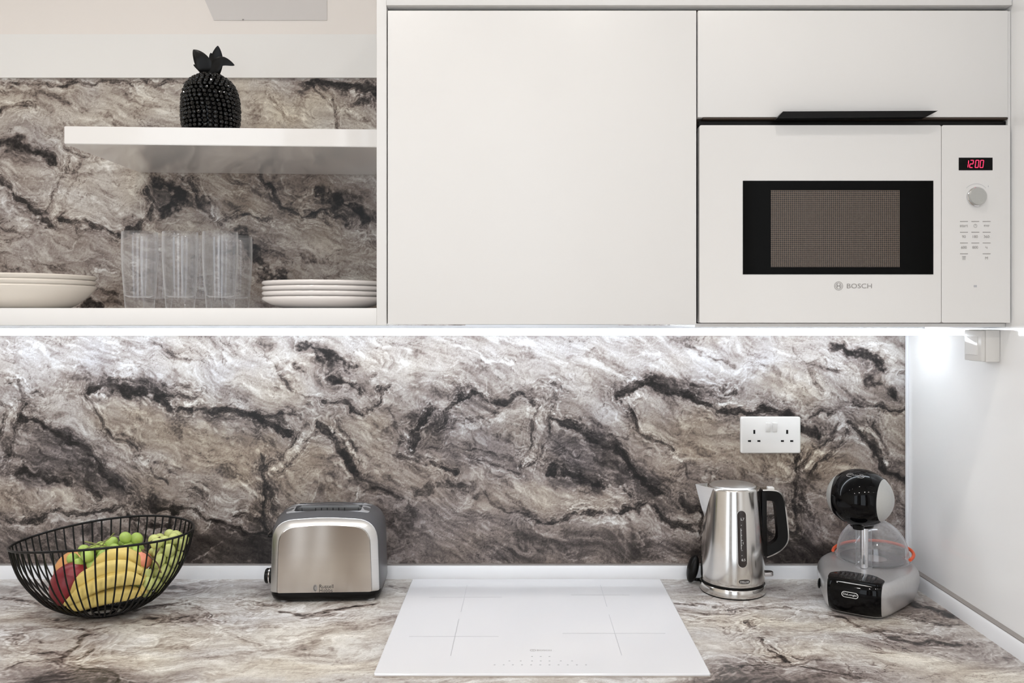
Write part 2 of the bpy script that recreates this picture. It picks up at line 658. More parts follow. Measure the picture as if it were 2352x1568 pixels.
    # grain
    tone = tone + 0.03 * spk + 0.045 * pnoise(x / 2.7, y / 2.7, seed + 33) + 0.03 * pnoise(x / 4.4, y / 4.4, seed + 34)
    fl = sstep(0.55, 0.9, fbm(x / 5.0, y / 5.0, 2, seed + 36)) * sstep(0.1, 0.6, fbm(x / 60, y / 50, 2, seed + 37))
    tone = tone - 0.16 * fl
    tone = np.where(tone < 0.32, 0.32 + (tone - 0.32) * 0.72 + 0.05 * ravel * sstep(0.32, 0.1, tone), tone)
    tone = np.clip(tone, 0.05, 1.0)
    warm = warm + 0.35 * fbm(x / 130, y / 110, 2, seed + 120)
    rgb = np.stack([np.interp(tone, RAMP_T, RAMP_C[:, c]) for c in range(3)], -1)
    wm = np.clip(warm, -1, 1)[:, None]
    rgb = rgb * (1 + wm * np.array([0.025, 0.0, -0.06])) * np.array([0.99, 0.995, 1.005])
    return srgb2lin(rgb)


def saw_wave(ph):
    fr = ph - np.floor(ph)
    return np.where(fr < 0.88, fr / 0.88, (1 - fr) / 0.12) - 0.5


def side_of(x, y, pts):
    """which side of a polyline a point lies on (by its first and last segments' chord)"""
    P = np.array(pts, float)
    if len(P) < 2:
        return np.ones(len(x))
    best, sd = np.full(len(x), 1e18), np.zeros(len(x))
    for (ax, ay), (bx, by) in zip(P[:-1], P[1:]):
        mx, my = (ax + bx) / 2, (ay + by) / 2
        d = (x - mx) ** 2 + (y - my) ** 2
        c = (bx - ax) * (y - ay) - (by - ay) * (x - ax)
        m = d < best
        best[m], sd[m] = d[m], c[m]
    return sd


def marble_material(name, rough):
    m = bpy.data.materials.new(name)
    m.use_nodes = True
    nt = m.node_tree
    b = nt.nodes['Principled BSDF']
    at = nt.nodes.new('ShaderNodeAttribute')
    at.attribute_name = 'stone'
    tc = nt.nodes.new('ShaderNodeTexCoord')
    nz = nt.nodes.new('ShaderNodeTexNoise')
    nz.inputs['Scale'].default_value = 420
    nz.inputs['Detail'].default_value = 3
    mr = nt.nodes.new('ShaderNodeMapRange')
    mr.inputs['To Min'].default_value = 0.72
    mr.inputs['To Max'].default_value = 1.28
    mx = nt.nodes.new('ShaderNodeMix')
    mx.data_type = 'RGBA'
    mx.blend_type = 'MULTIPLY'
    mx.inputs[0].default_value = 1.0
    nt.links.new(tc.outputs['Object'], nz.inputs['Vector'])
    nt.links.new(nz.outputs[0], mr.inputs['Value'])
    nt.links.new(at.outputs['Color'], mx.inputs[6])
    nt.links.new(mr.outputs[0], mx.inputs[7])
    nt.links.new(mx.outputs[2], b.inputs['Base Color'])
    b.inputs['Roughness'].default_value = rough
    b.inputs['Specular IOR Level'].default_value = 0.26
    return m


def stone_panel(name, nx, ny, P, rgb, body, mat):
    """grid of nx x ny points P (n, 3) with per-point colour, joined with a slab body (x0,x1,y0,y1,z0,z1) behind it"""
    n = nx * ny
    x0, x1, y0, y1, z0, z1 = body
    bv = np.array([(a, b, c) for a in (x0, x1) for b in (y0, y1) for c in (z0, z1)], float)
    bf = [(0, 1, 3, 2), (4, 6, 7, 5), (0, 4, 5, 1), (2, 3, 7, 6), (0, 2, 6, 4), (1, 5, 7, 3)]
    co = np.concatenate([P, bv])
    i, j = np.meshgrid(np.arange(nx - 1), np.arange(ny - 1), indexing='ij')
    a = (i * ny + j).ravel()
    quads = np.stack([a, a + ny, a + ny + 1, a + 1], -1)
    quads = np.concatenate([quads, np.array(bf) + n]).astype(np.int32)
    me = bpy.data.meshes.new(name)
    me.vertices.add(len(co))
    me.vertices.foreach_set('co', co.astype(np.float32).ravel())
    me.loops.add(quads.size)
    me.loops.foreach_set('vertex_index', quads.ravel())
    me.polygons.add(len(quads))
    me.polygons.foreach_set('loop_start', np.arange(0, quads.size, 4, dtype=np.int32))
    me.update(calc_edges=True)
    at = me.attributes.new('stone', 'FLOAT_COLOR', 'POINT')
    c = np.ones((len(co), 4), np.float32)
    c[:n, :3] = rgb
    c[n:, :3] = rgb.mean(0)
    at.data.foreach_set('color', c.ravel())
    me.materials.append(mat)
    o = bpy.data.objects.new(name, me)
    COL.objects.link(o)
    return o


# veins of the sheet behind the worktop, in sheet units; the printed sheet repeats every 1222
D = False
S = True
LOWER = [
    ([(222, 893), (193, 907), (207, 925), (227, 943), (238, 967), (251, 994), (293, 1015), (320, 1032)], 4, -0.30, D),
    ([(212, 915), (232, 940), (246, 968), (262, 992)], 2, 0.14, D),
    ([(198, 902), (225, 886), (245, 876), (275, 886), (300, 902), (345, 906), (375, 916), (395, 930)], 12, -0.40, D),
    ([(385, 925), (410, 936), (440, 941), (490, 945)], 7, -0.40, D),
    ([(250, 872), (290, 868), (330, 884)], 4, -0.18, D),
    ([(365, 882), (400, 888), (430, 892), (465, 884), (468, 896), (445, 898)], 5, -0.32, D),
    ([(385, 905), (420, 911), (455, 910)], 4, -0.32, D),
    ([(238, 902), (246, 908)], 5, 0.5, D),
    ([(430, 925), (470, 925)], 5, 0.22, S),
    ([(490, 945), (530, 936), (560, 946), (590, 962)], 8, -0.36, D),
    ([(590, 962), (625, 978), (652, 992)], 14, -0.46, D),
    ([(604, 955), (640, 952), (692, 955)], 5, -0.42, D),
    ([(495, 955), (535, 972), (562, 992)], 3, -0.18, D),
    ([(545, 940), (580, 950), (600, 948)], 6, -0.2, S),
    ([(55, 960), (90, 972), (115, 987), (140, 1015), (175, 1026), (205, 1037), (220, 1052), (236, 1085), (262, 1105)], 10, -0.40, D),
    ([(205, 1037), (222, 1060), (240, 1090)], 3, 0.2, D),
    ([(235, 1095), (260, 1108), (285, 1125), (300, 1138)], 13, -0.46, D),
    ([(210, 1122), (226, 1142)], 6, -0.35, D),
    ([(165, 1060), (200, 1075), (205, 1100)], 22, -0.16, S),
    ([(35, 1085), (60, 1072), (90, 1086), (115, 1100), (140, 1110)], 12, -0.36, D),
    ([(145, 1110), (165, 1116)], 5, -0.3, D),
    ([(40, 1005), (80, 1025), (110, 1045)], 3, -0.18, D),
    ([(1262, 905), (1245, 960), (1225, 1020), (1200, 1085)], 12, 0.08, S),
    ([(1240, 925), (1222, 985), (1207, 1045), (1195, 1080)], 3, -0.28, D),
    ([(1280, 925), (1264, 985), (1242, 1040), (1218, 1080)], 3, -0.28, D),
    ([(1020, 975), (1025, 942), (1050, 917), (1085, 901), (1115, 901), (1140, 918)], 9, -0.42, D),
    ([(1140, 918), (1165, 921), (1192, 904), (1222, 920), (1240, 930)], 9, -0.36, D),
    ([(1045, 975), (1090, 960), (1130, 945)], 3, -0.26, D),
    ([(1060, 985), (1110, 970), (1165, 950)], 11, 0.16, S),
    ([(945, 1022), (955, 985), (975, 962), (1003, 935)], 11, -0.36, D),
    ([(1000, 990), (1014, 980)], 8, -0.3, D),
    ([(960, 985), (990, 970)], 3, 0.2, D),
    ([(918, 1045), (950, 1046), (985, 1062), (1020, 1075), (1050, 1087)], 6, -0.32, D),
    ([(985, 1030), (1040, 1025), (1090, 1030), (1140, 1045)], 3, -0.2, D),
    ([(1100, 1060), (1145, 1075), (1190, 1090)], 4, -0.22, D),
    ([(890, 935), (905, 970), (915, 1005), (918, 1040)], 9, -0.16, S),
    ([(930, 985), (940, 1015), (945, 1030)], 6, 0.2, S),
    ([(745, 926), (790, 931), (825, 950), (850, 940), (875, 916), (898, 890)], 5, -0.36, D),
    ([(875, 905), (896, 885)], 7, -0.22, D),
    ([(690, 905), (740, 915), (800, 925)], 4, -0.16, D),
    ([(640, 862), (660, 890), (668, 896)], 5, -0.28, D),
    ([(600, 800), (625, 840), (640, 865)], 2, -0.2, D),
    ([(690, 790), (720, 805), (760, 820), (790, 830), (808, 845)], 17, -0.40, S),
    ([(765, 872), (800, 884), (828, 900)], 10, -0.3, S),
    ([(826, 890), (834, 908)], 5, -0.35, D),
    ([(680, 846), (700, 858)], 9, -0.26, S),
    ([(852, 862), (862, 858)], 5, -0.26, D),
    ([(735, 975), (755, 1000), (775, 1025), (795, 1055), (805, 1075)], 9, -0.38, D),
    ([(758, 985), (790, 1010), (806, 1040), (815, 1065)], 8, 0.2, S),
    ([(780, 965), (775, 985), (800, 1005), (818, 1045)], 3, -0.24, D),
    ([(805, 1075), (830, 1095), (860, 1110), (890, 1130), (920, 1150)], 8, -0.32, S),
    ([(960, 1122), (1000, 1112), (1050, 1117), (1090, 1122)], 18, -0.2, S),
    ([(1110, 1125), (1130, 1150), (1180, 1175), (1222, 1190)], 5, -0.2, D),
    ([(605, 1040), (606, 1090), (603, 1140), (606, 1190), (609, 1215)], 7, -0.36, D),
    ([(618, 1120), (630, 1160), (645, 1190)], 5, -0.24, D),
    ([(720, 978), (690, 1010), (660, 1040), (630, 1075), (612, 1097)], 8, 0.08, S),
    ([(728, 992), (692, 1030), (656, 1066), (634, 1086)], 3, -0.28, D),
    ([(705, 975), (672, 1012), (640, 1045), (612, 1078)], 3, -0.26, D),
    ([(560, 1110), (590, 1100), (612, 1097)], 6, 0.14, D),
    ([(0, 1200), (40, 1197), (85, 1191), (125, 1171), (160, 1179), (215, 1176), (280, 1165), (297, 1186), (330, 1206), (385, 1210)], 7, -0.38, D),
    ([(385, 1212), (397, 1180), (415, 1168), (445, 1175), (480, 1186), (520, 1201), (560, 1221), (605, 1228)], 6, -0.40, D),
    ([(342, 1150), (350, 1166), (372, 1176), (400, 1176)], 8, -0.40, D),
    ([(320, 1165), (335, 1172)], 6, -0.3, D),
    ([(430, 1108), (460, 1128), (482, 1142)], 5, -0.24, D),
    ([(400, 1085), (440, 1100), (475, 1120), (500, 1140)], 3, -0.2, D),
    ([(340, 1060), (365, 1090), (390, 1110)], 3, -0.2, D),
    ([(545, 1185), (570, 1180), (590, 1195)], 6, -0.32, D),
    ([(320, 1050), (340, 1062)], 6, 0.3, D),
    ([(225, 975), (250, 1010), (285, 1040)], 7, -0.1, S),
    ([(40, 880), (75, 895), (100, 902)], 4, -0.22, D),
    ([(20, 880), (50, 880), (58, 890)], 3, -0.25, D),
    ([(360, 790), (400, 815), (440, 830), (470, 838)], 6, -0.2, S),
    ([(120, 820), (145, 805)], 3, -0.2, D),
    ([(115, 1195), (170, 1198), (230, 1195)], 3, 0.2, D),
    ([(1135, 1285), (1160, 1255), (1180, 1240)], 2, 0.14, D),
    ([(440, 1290), (500, 1250), (545, 1215)], 2, 0.2, D),
    ([(455, 1225), (490, 1190)], 2, 0.16, D),
    ([(690, 1190), (720, 1150), (740, 1095)], 2, 0.22, D),
    ([(815, 1150), (825, 1115)], 2, 0.2, D),
    ([(1222, 1215), (1250, 1235)], 2, 0.18, D),
    ([(1435, 1195), (1432, 1250), (1430, 1290)], 2, 0.1, D),
    ([(80, 1235), (200, 1240), (300, 1225), (360, 1235)], 3, 0.1, D),
    ([(960, 1200), (1040, 1185), (1120, 1200), (1200, 1240)], 3, 0.1, D),
    ([(1050, 800), (1100, 805), (1130, 830), (1180, 835)], 4, 0.16, D),
]
LOWER_B = [
    # cx, cy, rx, ry, angle, tone, warmth
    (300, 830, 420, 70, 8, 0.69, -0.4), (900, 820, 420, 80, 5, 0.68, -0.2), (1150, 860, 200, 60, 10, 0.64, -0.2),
    (160, 965, 90, 42, 38, 0.67, -0.1), (110, 1040, 120, 40, 28, 0.43, -0.5), (60, 1150, 150, 36, 5, 0.60, 0.5),
    (420, 1020, 190, 62, 18, 0.545, 0.9), (560, 1050, 90, 60, 10, 0.53, 0.9), (380, 1120, 150, 48, 10, 0.53, 0.4),
    (700, 1085, 110, 62, 20, 0.53, 0.9), (840, 1000, 70, 66, 30, 0.57, 0.6), (620, 895, 90, 40, 12, 0.64, 0.3),
    (1080, 1030, 170, 62, 18, 0.50, -0.4), (960, 1090, 140, 40, 8, 0.53, 0.3), (1120, 1130, 140, 38, 8, 0.52, 0.0),
    (1000, 1190, 240, 36, 4, 0.44, -0.3), (1000, 1265, 260, 48, 0, 0.45, -0.2),
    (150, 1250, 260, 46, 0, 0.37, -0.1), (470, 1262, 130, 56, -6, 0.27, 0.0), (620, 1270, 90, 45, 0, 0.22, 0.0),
    (730, 1200, 90, 40, 20, 0.42, 0.3), (300, 893, 110, 22, 8, 0.42, -0.2), (560, 960, 90, 22, 12, 0.42, 0.1), (760, 835, 70, 30, 30, 0.48, -0.4),
    (800, 890, 50, 24, 20, 0.46, 0.0), (970, 985, 40, 50, -30, 0.42, 0.0), (1110, 915, 100, 20, 4, 0.44, -0.2), (170, 1030, 110, 24, 30, 0.38, -0.3),
    (250, 1105, 60, 34, 35, 0.33, -0.2), (605, 1150, 26, 90, 0, 0.40, 0.4), (850, 1110, 80, 26, 25, 0.42, 0.2), (785, 1020, 20, 60, -30, 0.44, 0.5),
    (350, 1165, 60, 22, 0, 0.42, 0.2), (90, 1090, 80, 26, 20, 0.38, -0.3),
]
UPPER = [
    ([(0, 325), (30, 320), (60, 336), (95, 348), (112, 366)], 12, -0.36, S),
    ([(180, 350), (165, 390), (140, 430), (125, 470), (108, 515)], 11, 0.07, S),
    ([(160, 360), (148, 395), (122, 440), (104, 480), (92, 505)], 3, -0.26, D),
    ([(188, 372), (172, 415), (150, 455), (138, 500)], 3, -0.2, D),
    ([(150, 340), (170, 350), (200, 360)], 4, -0.26, D),
    ([(0, 415), (25, 442), (60, 470), (90, 497), (115, 520)], 8, -0.33, D),
    ([(140, 505), (190, 516), (235, 520), (270, 540), (300, 526), (340, 502), (352, 480)], 7, -0.38, D),
    ([(250, 530), (280, 540), (320, 515)], 8, -0.22, S),
    ([(358, 415), (388, 422), (415, 432), (402, 462), (378, 492)], 20, -0.42, S),
    ([(345, 440), (362, 475), (368, 500)], 5, -0.3, D),
    ([(430, 410), (445, 450), (470, 490), (486, 506)], 8, -0.26, D),
    ([(455, 410), (468, 450), (490, 500)], 3, 0.15, D),
    ([(600, 410), (620, 440), (645, 466), (700, 490), (760, 482)], 8, -0.34, D),
    ([(640, 410), (660, 440), (690, 460), (720, 440)], 4, 0.18, D),
    ([(724, 448), (760, 452), (800, 472), (850, 502)], 17, -0.42, S),
    ([(745, 490), (775, 500), (800, 510)], 5, -0.3, D),
    ([(510, 516), (540, 496), (580, 500), (622, 512)], 5, -0.34, D),
    ([(545, 535), (575, 560), (590, 600), (620, 625), (655, 640)], 18, -0.36, S),
    ([(680, 592), (705, 600), (722, 602)], 9, -0.18, S),
    ([(560, 540), (640, 560), (720, 580), (760, 640)], 3, 0.12, D),
    ([(0, 250), (30, 241), (80, 246)], 7, -0.34, D),
    ([(0, 205), (60, 210), (120, 215), (180, 250)], 10, -0.16, S),
    ([(130, 225), (190, 250), (250, 270), (300, 290)], 5, -0.18, D),
    ([(0, 190), (200, 188), (420, 190)], 5, -0.30, D),  # shadow line below the fascia, painted into the stone
    ([(705, 188), (760, 195), (850, 205), (870, 210)], 10, -0.40, D),
    ([(735, 200), (762, 232), (770, 292)], 7, -0.28, D),
    ([(720, 205), (740, 235), (752, 245)], 4, -0.28, D),
    ([(795, 240), (830, 236), (845, 228)], 6, -0.3, D),
    ([(790, 255), (815, 275), (845, 270)], 4, -0.26, D),
    ([(600, 235), (640, 245), (670, 262), (700, 275)], 6, 0.16, S),
    ([(620, 225), (640, 240), (650, 255)], 4, -0.22, D),
    ([(195, 692), (240, 700)], 9, -0.4, S),
    ([(0, 520), (60, 535), (120, 550), (160, 570)], 4, -0.2, D),
    ([(0, 580), (80, 600), (160, 620), (270, 680)], 5, -0.16, D),
    ([(225, 620), (262, 622)], 8, 0.22, S),
    ([(0, 470), (30, 490), (60, 520)], 12, 0.1, S),
    ([(840, 520), (865, 560)], 6, -0.22, D),
    ([(0, 690), (60, 680), (140, 700)], 8, -0.2, S),
]
UPPER_B = [
    (200, 240, 320, 60, 6, 0.66, 0.5), (620, 250, 260, 60, 5, 0.70, 0.7), (250, 440, 170, 70, -14, 0.69, 0.3),
    (60, 400, 90, 40, 25, 0.60, 0.0), (30, 480, 60, 50, 35, 0.64, -0.1), (130, 590, 240, 60, 12, 0.60, 0.1),
    (540, 450, 90, 56, 30, 0.55, 0.9), (700, 430, 160, 60, 10, 0.52, 0.4), (760, 580, 170, 90, 25, 0.60, 0.5),
    (385, 450, 45, 55, 10, 0.38, 0.2), (800, 475, 80, 34, 12, 0.36, 0.1), (600, 600, 60, 70, -30, 0.42, 0.0), (60, 345, 80, 28, 18, 0.44, 0.0),
    (440, 460, 34, 60, 0, 0.48, 0.5), (650, 455, 60, 36, 20, 0.46, 0.5), (800, 200, 110, 18, 4, 0.40, 0.2), (60, 480, 70, 22, 35, 0.46, -0.1),
    (420, 560, 150, 60, 5, 0.62, 0.4), (330, 640, 200, 60, 10, 0.56, 0.2), (700, 660, 200, 50, 10, 0.60, 0.3),
]


def plan(px, py):
    Y = (EYE - WT) * FPX / (py - CY)
    return ((px - CX) * Y / FPX * 620.0, -Y * 620.0)


WTOP_PX = [
    ([(150, 1422), (230, 1412), (330, 1396), (420, 1382)], 9, -0.36, S),
    ([(140, 1440), (200, 1452), (270, 1436), (340, 1420)], 6, -0.26, S),
    ([(0, 1372), (60, 1380), (120, 1392)], 8, -0.30, S),
    ([(430, 1388), (470, 1408), (505, 1430)], 4, -0.26, D),
    ([(330, 1440), (400, 1420), (450, 1402)], 3, -0.26, D),
    ([(640, 1400), (700, 1410), (760, 1402), (870, 1388)], 8, -0.36, S),
    ([(700, 1420), (730, 1412), (770, 1408)], 5, -0.3, D),
    ([(560, 1385), (610, 1380), (640, 1388)], 4, -0.28, D),
    ([(400, 1345), (440, 1352), (480, 1348)], 9, -0.2, S),
    ([(520, 1455), (570, 1470), (600, 1478)], 7, -0.2, S),
    ([(540, 1500), (640, 1490), (760, 1488)], 7, -0.14, S),
    ([(140, 1512), (165, 1482), (192, 1462)], 7, -0.28, S),
    ([(70, 1500), (110, 1496), (145, 1500)], 4, -0.32, D),
    ([(190, 1512), (205, 1500), (210, 1490)], 5, -0.28, D),
    ([(0, 1452), (30, 1462), (50, 1475)], 5, -0.2, D),
    ([(0, 1535), (60, 1520), (130, 1514), (200, 1530), (260, 1553), (300, 1575)], 4, -0.26, D),
    ([(440, 1470), (400, 1480), (330, 1482)], 4, -0.15, D),
    ([(1550, 1388), (1600, 1385), (1640, 1391)], 6, -0.36, S),
    ([(1560, 1402), (1640, 1410), (1720, 1405)], 5, -0.2, S),
    ([(1680, 1400), (1740, 1396), (1805, 1394)], 6, -0.34, D),
    ([(1830, 1398), (1880, 1406), (1930, 1420), (1970, 1436)], 5, -0.36, D),
    ([(1715, 1452), (1770, 1432), (1825, 1400)], 6, 0.16, D),
    ([(1722, 1448), (1780, 1424), (1810, 1408)], 2, -0.28, D),
    ([(1720, 1428), (1730, 1446)], 6, -0.34, D),
    ([(1742, 1466), (1772, 1490), (1806, 1514)], 5, -0.38, D),
    ([(1766, 1478), (1800, 1500), (1840, 1512)], 2, -0.3, D),
    ([(1705, 1500), (1740, 1496), (1770, 1502)], 3, -0.34, D),
    ([(2105, 1385), (2140, 1398), (2175, 1418)], 13, -0.42, S),
    ([(2060, 1418), (2130, 1430), (2210, 1440)], 7, -0.26, S),
    ([(1980, 1440), (2050, 1462), (2130, 1476), (2220, 1478)], 8, -0.22, S),
    ([(2000, 1450), (2070, 1452), (2160, 1462)], 4, -0.22, D),
    ([(1900, 1490), (1980, 1502), (2060, 1500)], 4, -0.16, D),
    ([(1640, 1568), (1700, 1526), (1760, 1518), (1850, 1530), (1930, 1546), (2060, 1580)], 4, -0.26, D),
    ([(1900, 1478), (1908, 1455), (1920, 1468)], 2, 0.2, D),
    ([(1640, 1540), (1700, 1515), (1720, 1508)], 2, 0.2, D),
    ([(320, 1478), (380, 1462), (410, 1450)], 2, 0.2, D),
    ([(440, 1480), (500, 1452), (530, 1448)], 2, 0.2, D),
    ([(470, 1410), (500, 1425)], 5, 0.2, D),
    ([(900, 1342), (930, 1350), (930, 1360)], 6, -0.25, S),
]
WTOP = [([plan(*p) for p in pts], w * .65, dl * 1.05, s) for pts, w, dl, s in WTOP_PX]


def pblob(px, py, rx, ry, ang, t, wm):
    c = plan(px, py)
    return (c[0], c[1], rx * .65, ry * .65, ang, t, wm)


WTOP_B = [
    pblob(90, 1350, 330, 40, 0, 0.56, -0.2), pblob(520, 1350, 320, 50, 0, 0.57, -0.3), pblob(230, 1425, 170, 40, 5, 0.50, 0.4),
    pblob(420, 1460, 190, 60, 5, 0.70, 0.6), pblob(780, 1450, 190, 60, 0, 0.66, 0.4), pblob(300, 1520, 240, 36, 0, 0.72, 0.4),
    pblob(700, 1540, 300, 40, 0, 0.70, 0.5), pblob(105, 1598, 185, 118, 0, 0.33, -0.3), pblob(60, 1480, 120, 40, 0, 0.6, 0.1),
    pblob(1680, 1355, 300, 46, 0, 0.60, -0.3), pblob(1640, 1430, 150, 50, 0, 0.66, 0.4), pblob(1900, 1440, 170, 46, 5, 0.68, 0.6),
    pblob(1950, 1500, 260, 40, 5, 0.73, 0.5), pblob(1815, 1606, 175, 150, 0, 0.34, -0.3), pblob(2160, 1480, 170, 60, 12, 0.52, -0.1),
    pblob(2130, 1410, 100, 60, 20, 0.44, 0.0), pblob(2250, 1550, 200, 50, 10, 0.64, 0.5),
]
MARBLE = marble_material('printed_marble_laminate', 0.33)
MARBLE_TOP = marble_material('printed_marble_worktop', 0.28)


def wall_panel(name, X0, X1, Z0, Z1, Y, strokes, blobs, base, period, seed, step=0.0017, theta=25):
    nx, nz = int((X1 - X0) / step) + 1, int((Z1 - Z0) / step) + 1
    xs, zs = np.linspace(X0, X1, nx), np.linspace(Z0, Z1, nz)
    gx, gz = np.meshgrid(xs, zs, indexing='ij')
    gx, gz = gx.ravel(), gz.ravel()
    u, v = CX + gx * FPX / Y, CY + (EYE - gz) * FPX / Y
    st, bl = list(strokes), list(blobs)
    if period:
        st, bl = [], []
        for k in (-1, 0, 1):
            st += [([(a + k * period, b) for a, b in p], w, d, s) for p, w, d, s in strokes]
            bl += [(b[0] + k * period,) + b[1:] for b in blobs]
    rgb = marble(u, v, st, bl, base, theta, seed)
    P = np.stack([gx, np.full(gx.shape, Y), gz], -1)
    return stone_panel(name, nx, nz, P, rgb, (X0, X1, Y + 0.0002, 1.9598, Z0, Z1), MARBLE)


# ------------------------------------------------------------------ room shell
WX, BY = 0.932, 1.96
struct('wall_back', boxm(-2.4, 1.05, BY, BY + 0.12, 0, 3.07), M['wall'])
struct('wall_right', boxm(WX, WX + 0.12, -1.9, BY, 0, 3.07), M['acrylic'])
struct('wall_left', boxm(-2.5, -2.4, -1.9, BY + 0.1, 0, 3.07), M['wall'])
struct('ceiling', boxm(-2.5, 1.05, -1.9, BY + 0.1, 3.0, 3.1), M['ceiling'])
struct('floor', boxm(-2.5, 1.05, -2.2, BY + 0.1, -0.1, 0.0), M['floor'])

# unseen wall pieces added behind the camera, with slits to streak the toaster's reflections
for k_, (xa, xb) in enumerate(((-1.50, -1.185), (-1.105, -1.03), (-0.965, -0.62), (0.45, 0.93))):
    struct('added_slit_wall_%d' % (k_ + 1), boxm(xa, xb, -2.02, -1.9, 0, 3.0), M['addedwall'])

# upper wall above the marble, left of the wall units
struct('trim_1', boxm(-2.0, -0.2735, 1.9497, 1.9595, 2.2041, 2.995), M['cream'])       # cream panel under the ceiling
b = boxm(-2.0, -0.2735, 1.9495, 1.9595, 2.1, 2.204)
struct('trim_2', b, M['gloss'])                                                     # white fascia board above the marble
# white upstand along the back wall and the right wall, with its grey seal
struct('trim_3', prism(NB(), [(1.942, WT), (1.9435, .926), (1.947, .9315), (1.955, .9315), (1.955, WT)], 'x', -2.0, WX - 0.0005), M['upstand'])
struct('trim_4', boxm(-2.0, WX - 0.001, 1.946, 1.9552, .9317, .9332), M['seal'])
struct('trim_5', prism(NB(), [(WX - .0195, WT), (WX - .018, .926), (WX - .0145, .9315), (WX - .0005, .9315), (WX - .0005, WT)], 'y', 0.75, 1.9415), M['upstand'])
struct('trim_6', boxm(WX - 0.0145, WX - 0.0005, 0.75, 1.9455, .9317, .9335), M['seal'])
struct('trim_7', boxm(WX - 0.007, WX - 0.0005, 1.9485, 1.9535, .934, 1.482), M['upstand'])   # corner strip

# thin grey plate added in place of a patch of shade on the cream panel
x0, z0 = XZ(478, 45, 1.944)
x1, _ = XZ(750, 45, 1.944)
t = thing('shade_patch', 'pale grey plate standing in for a patch of shade on the cream wall above the white fascia', 'panel', ((x0 + x1) / 2, 1.9495, z0))
obj('patch_plate', prism(NB(), [(x0 + .012, z0), (x1, z0), (x1, z0 + .14), (x0 - .05, z0 + .14)], 'y', 1.9477, 1.9495), M['greypatch'], t)
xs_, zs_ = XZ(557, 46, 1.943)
obj('patch_speck', boxm(xs_ - .002, xs_ + .002, 1.9462, 1.9477, zs_ + .0005, zs_ + .004, .0005), M['seal'], t)

# ------------------------------------------------------------------ marble
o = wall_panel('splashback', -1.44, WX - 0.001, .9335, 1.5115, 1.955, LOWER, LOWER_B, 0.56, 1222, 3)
tag(o, 'grey brown marble splashback between the worktop and the wall units', 'splashback')
o = wall_panel('marble_back_panel', -1.44, -0.2735, 1.512, 2.1, 1.955, UPPER, UPPER_B, 0.62, None, 57, theta=18)
tag(o, 'beige grey marble back panel behind the open shelves', 'back panel')

X0, X1, Y0, Y1 = -1.56, WX - 0.001, 1.355, 1.9595
st = 0.0019
nx, ny = int((X1 - X0) / st) + 1, int((Y1 - Y0) / st) + 1
gx, gy = np.meshgrid(np.linspace(X0, X1, nx), np.linspace(Y0, Y1, ny), indexing='ij')
gx, gy = gx.ravel(), gy.ravel()
rgb = marble(gx * 620, -gy * 620, [(p_, w_, d_, s_) for p_, w_, d_, s_ in WTOP], [b_[:5] + (min(b_[5] + .05, .82), b_[6]) for b_ in WTOP_B], 0.73, -6, 91, streak=1.1)
o = stone_panel('worktop', nx, ny, np.stack([gx, gy, np.full(gx.shape, WT)], -1), rgb,
                (X0, X1, Y0, Y1, WT - 0.038, WT - 0.0002), MARBLE_TOP)
tag(o, 'pale beige and grey marble effect kitchen worktop under the appliances', 'worktop')

# ------------------------------------------------------------------ wall units
CF = 1.54          # front plane of the doors
ZB, ZT = 1.5125, 2.1073
# open unit: side panel and bottom board
t = thing('open_shelf_unit', 'white open wall unit board and side panel holding plates and tumblers', 'shelf unit', (-0.9, 1.75, 1.511))
obj('side_panel', boxm(-0.2722, -0.2537, CF, 1.954, 1.511, 2.30, .0008), M['cab'], t)
obj('bottom_board', boxm(-1.75, -0.2724, CF + .001, 1.9535, 1.511, 1.5437, .0008), M['cab'], t)

# floating shelf (very slightly out of level, as in the photograph)
t = thing('floating_shelf', 'thick white gloss floating shelf carrying the black pineapple', 'shelf', (-0.2735, 1.63, 1.885))
sh = []
sL, sR = -0.9149, -0.2735
for X, zt, zb in ((sL, 1.9092, 1.8735), (sR, 1.9025, 1.8668)):
    sh.append((X, zt, zb))
bb = NB()
loft(bb, [[(X, 1.63, zb), (X, 1.63, zt), (X, 1.9545, zt), (X, 1.9545, zb)] for X, zt, zb in sh])
bmesh.ops.recalc_face_normals(bb, faces=bb.faces)
bmesh.ops.bevel(bb, geom=list(bb.edges), offset=0.0012, segments=2, affect='EDGES')
obj('board', bb, M['shelf'], t)


def shelf_z(x):
    k = (x - sL) / (sR - sL)
    return sh[0][1] * (1 - k) + sh[1][1] * k


# tall cabinet
dx0, _ = XZ(890.5, 0, CF)
dx1, _ = XZ(1599.5, 0, CF)
t = thing('wall_cabinet', 'wide white wall cabinet with one plain handleless door', 'cabinet', ((dx0 + dx1) / 2, 1.75, ZB))
obj('carcass', boxm(-.2535, dx1 + .0012, CF + .022, 1.9535, ZB + .001, 2.115), M['cab'], t)
obj('gap_shade', boxm(-.2535, dx1 + .0012, CF + .0195, CF + .0219, ZB + .001, 2.115), M['gap'], t)  # dark strip put behind the door gaps for their shade
obj('door', boxm(dx0, dx1, CF, CF + .019, ZB, ZT, .0012), M['cab'], t)
hx0, _ = XZ(1065, 0, CF)
hx1, _ = XZ(1425, 0, CF)
obj('finger_pull', prism(NB(), [(hx0, ZB - .0045), (hx1, ZB - .0045), (hx1 - .004, ZB - .0002), (hx0 + .004, ZB - .0002)], 'y', CF + .001, CF + .021), M['alu'], t,
    label='slim aluminium finger pull under the door edge')

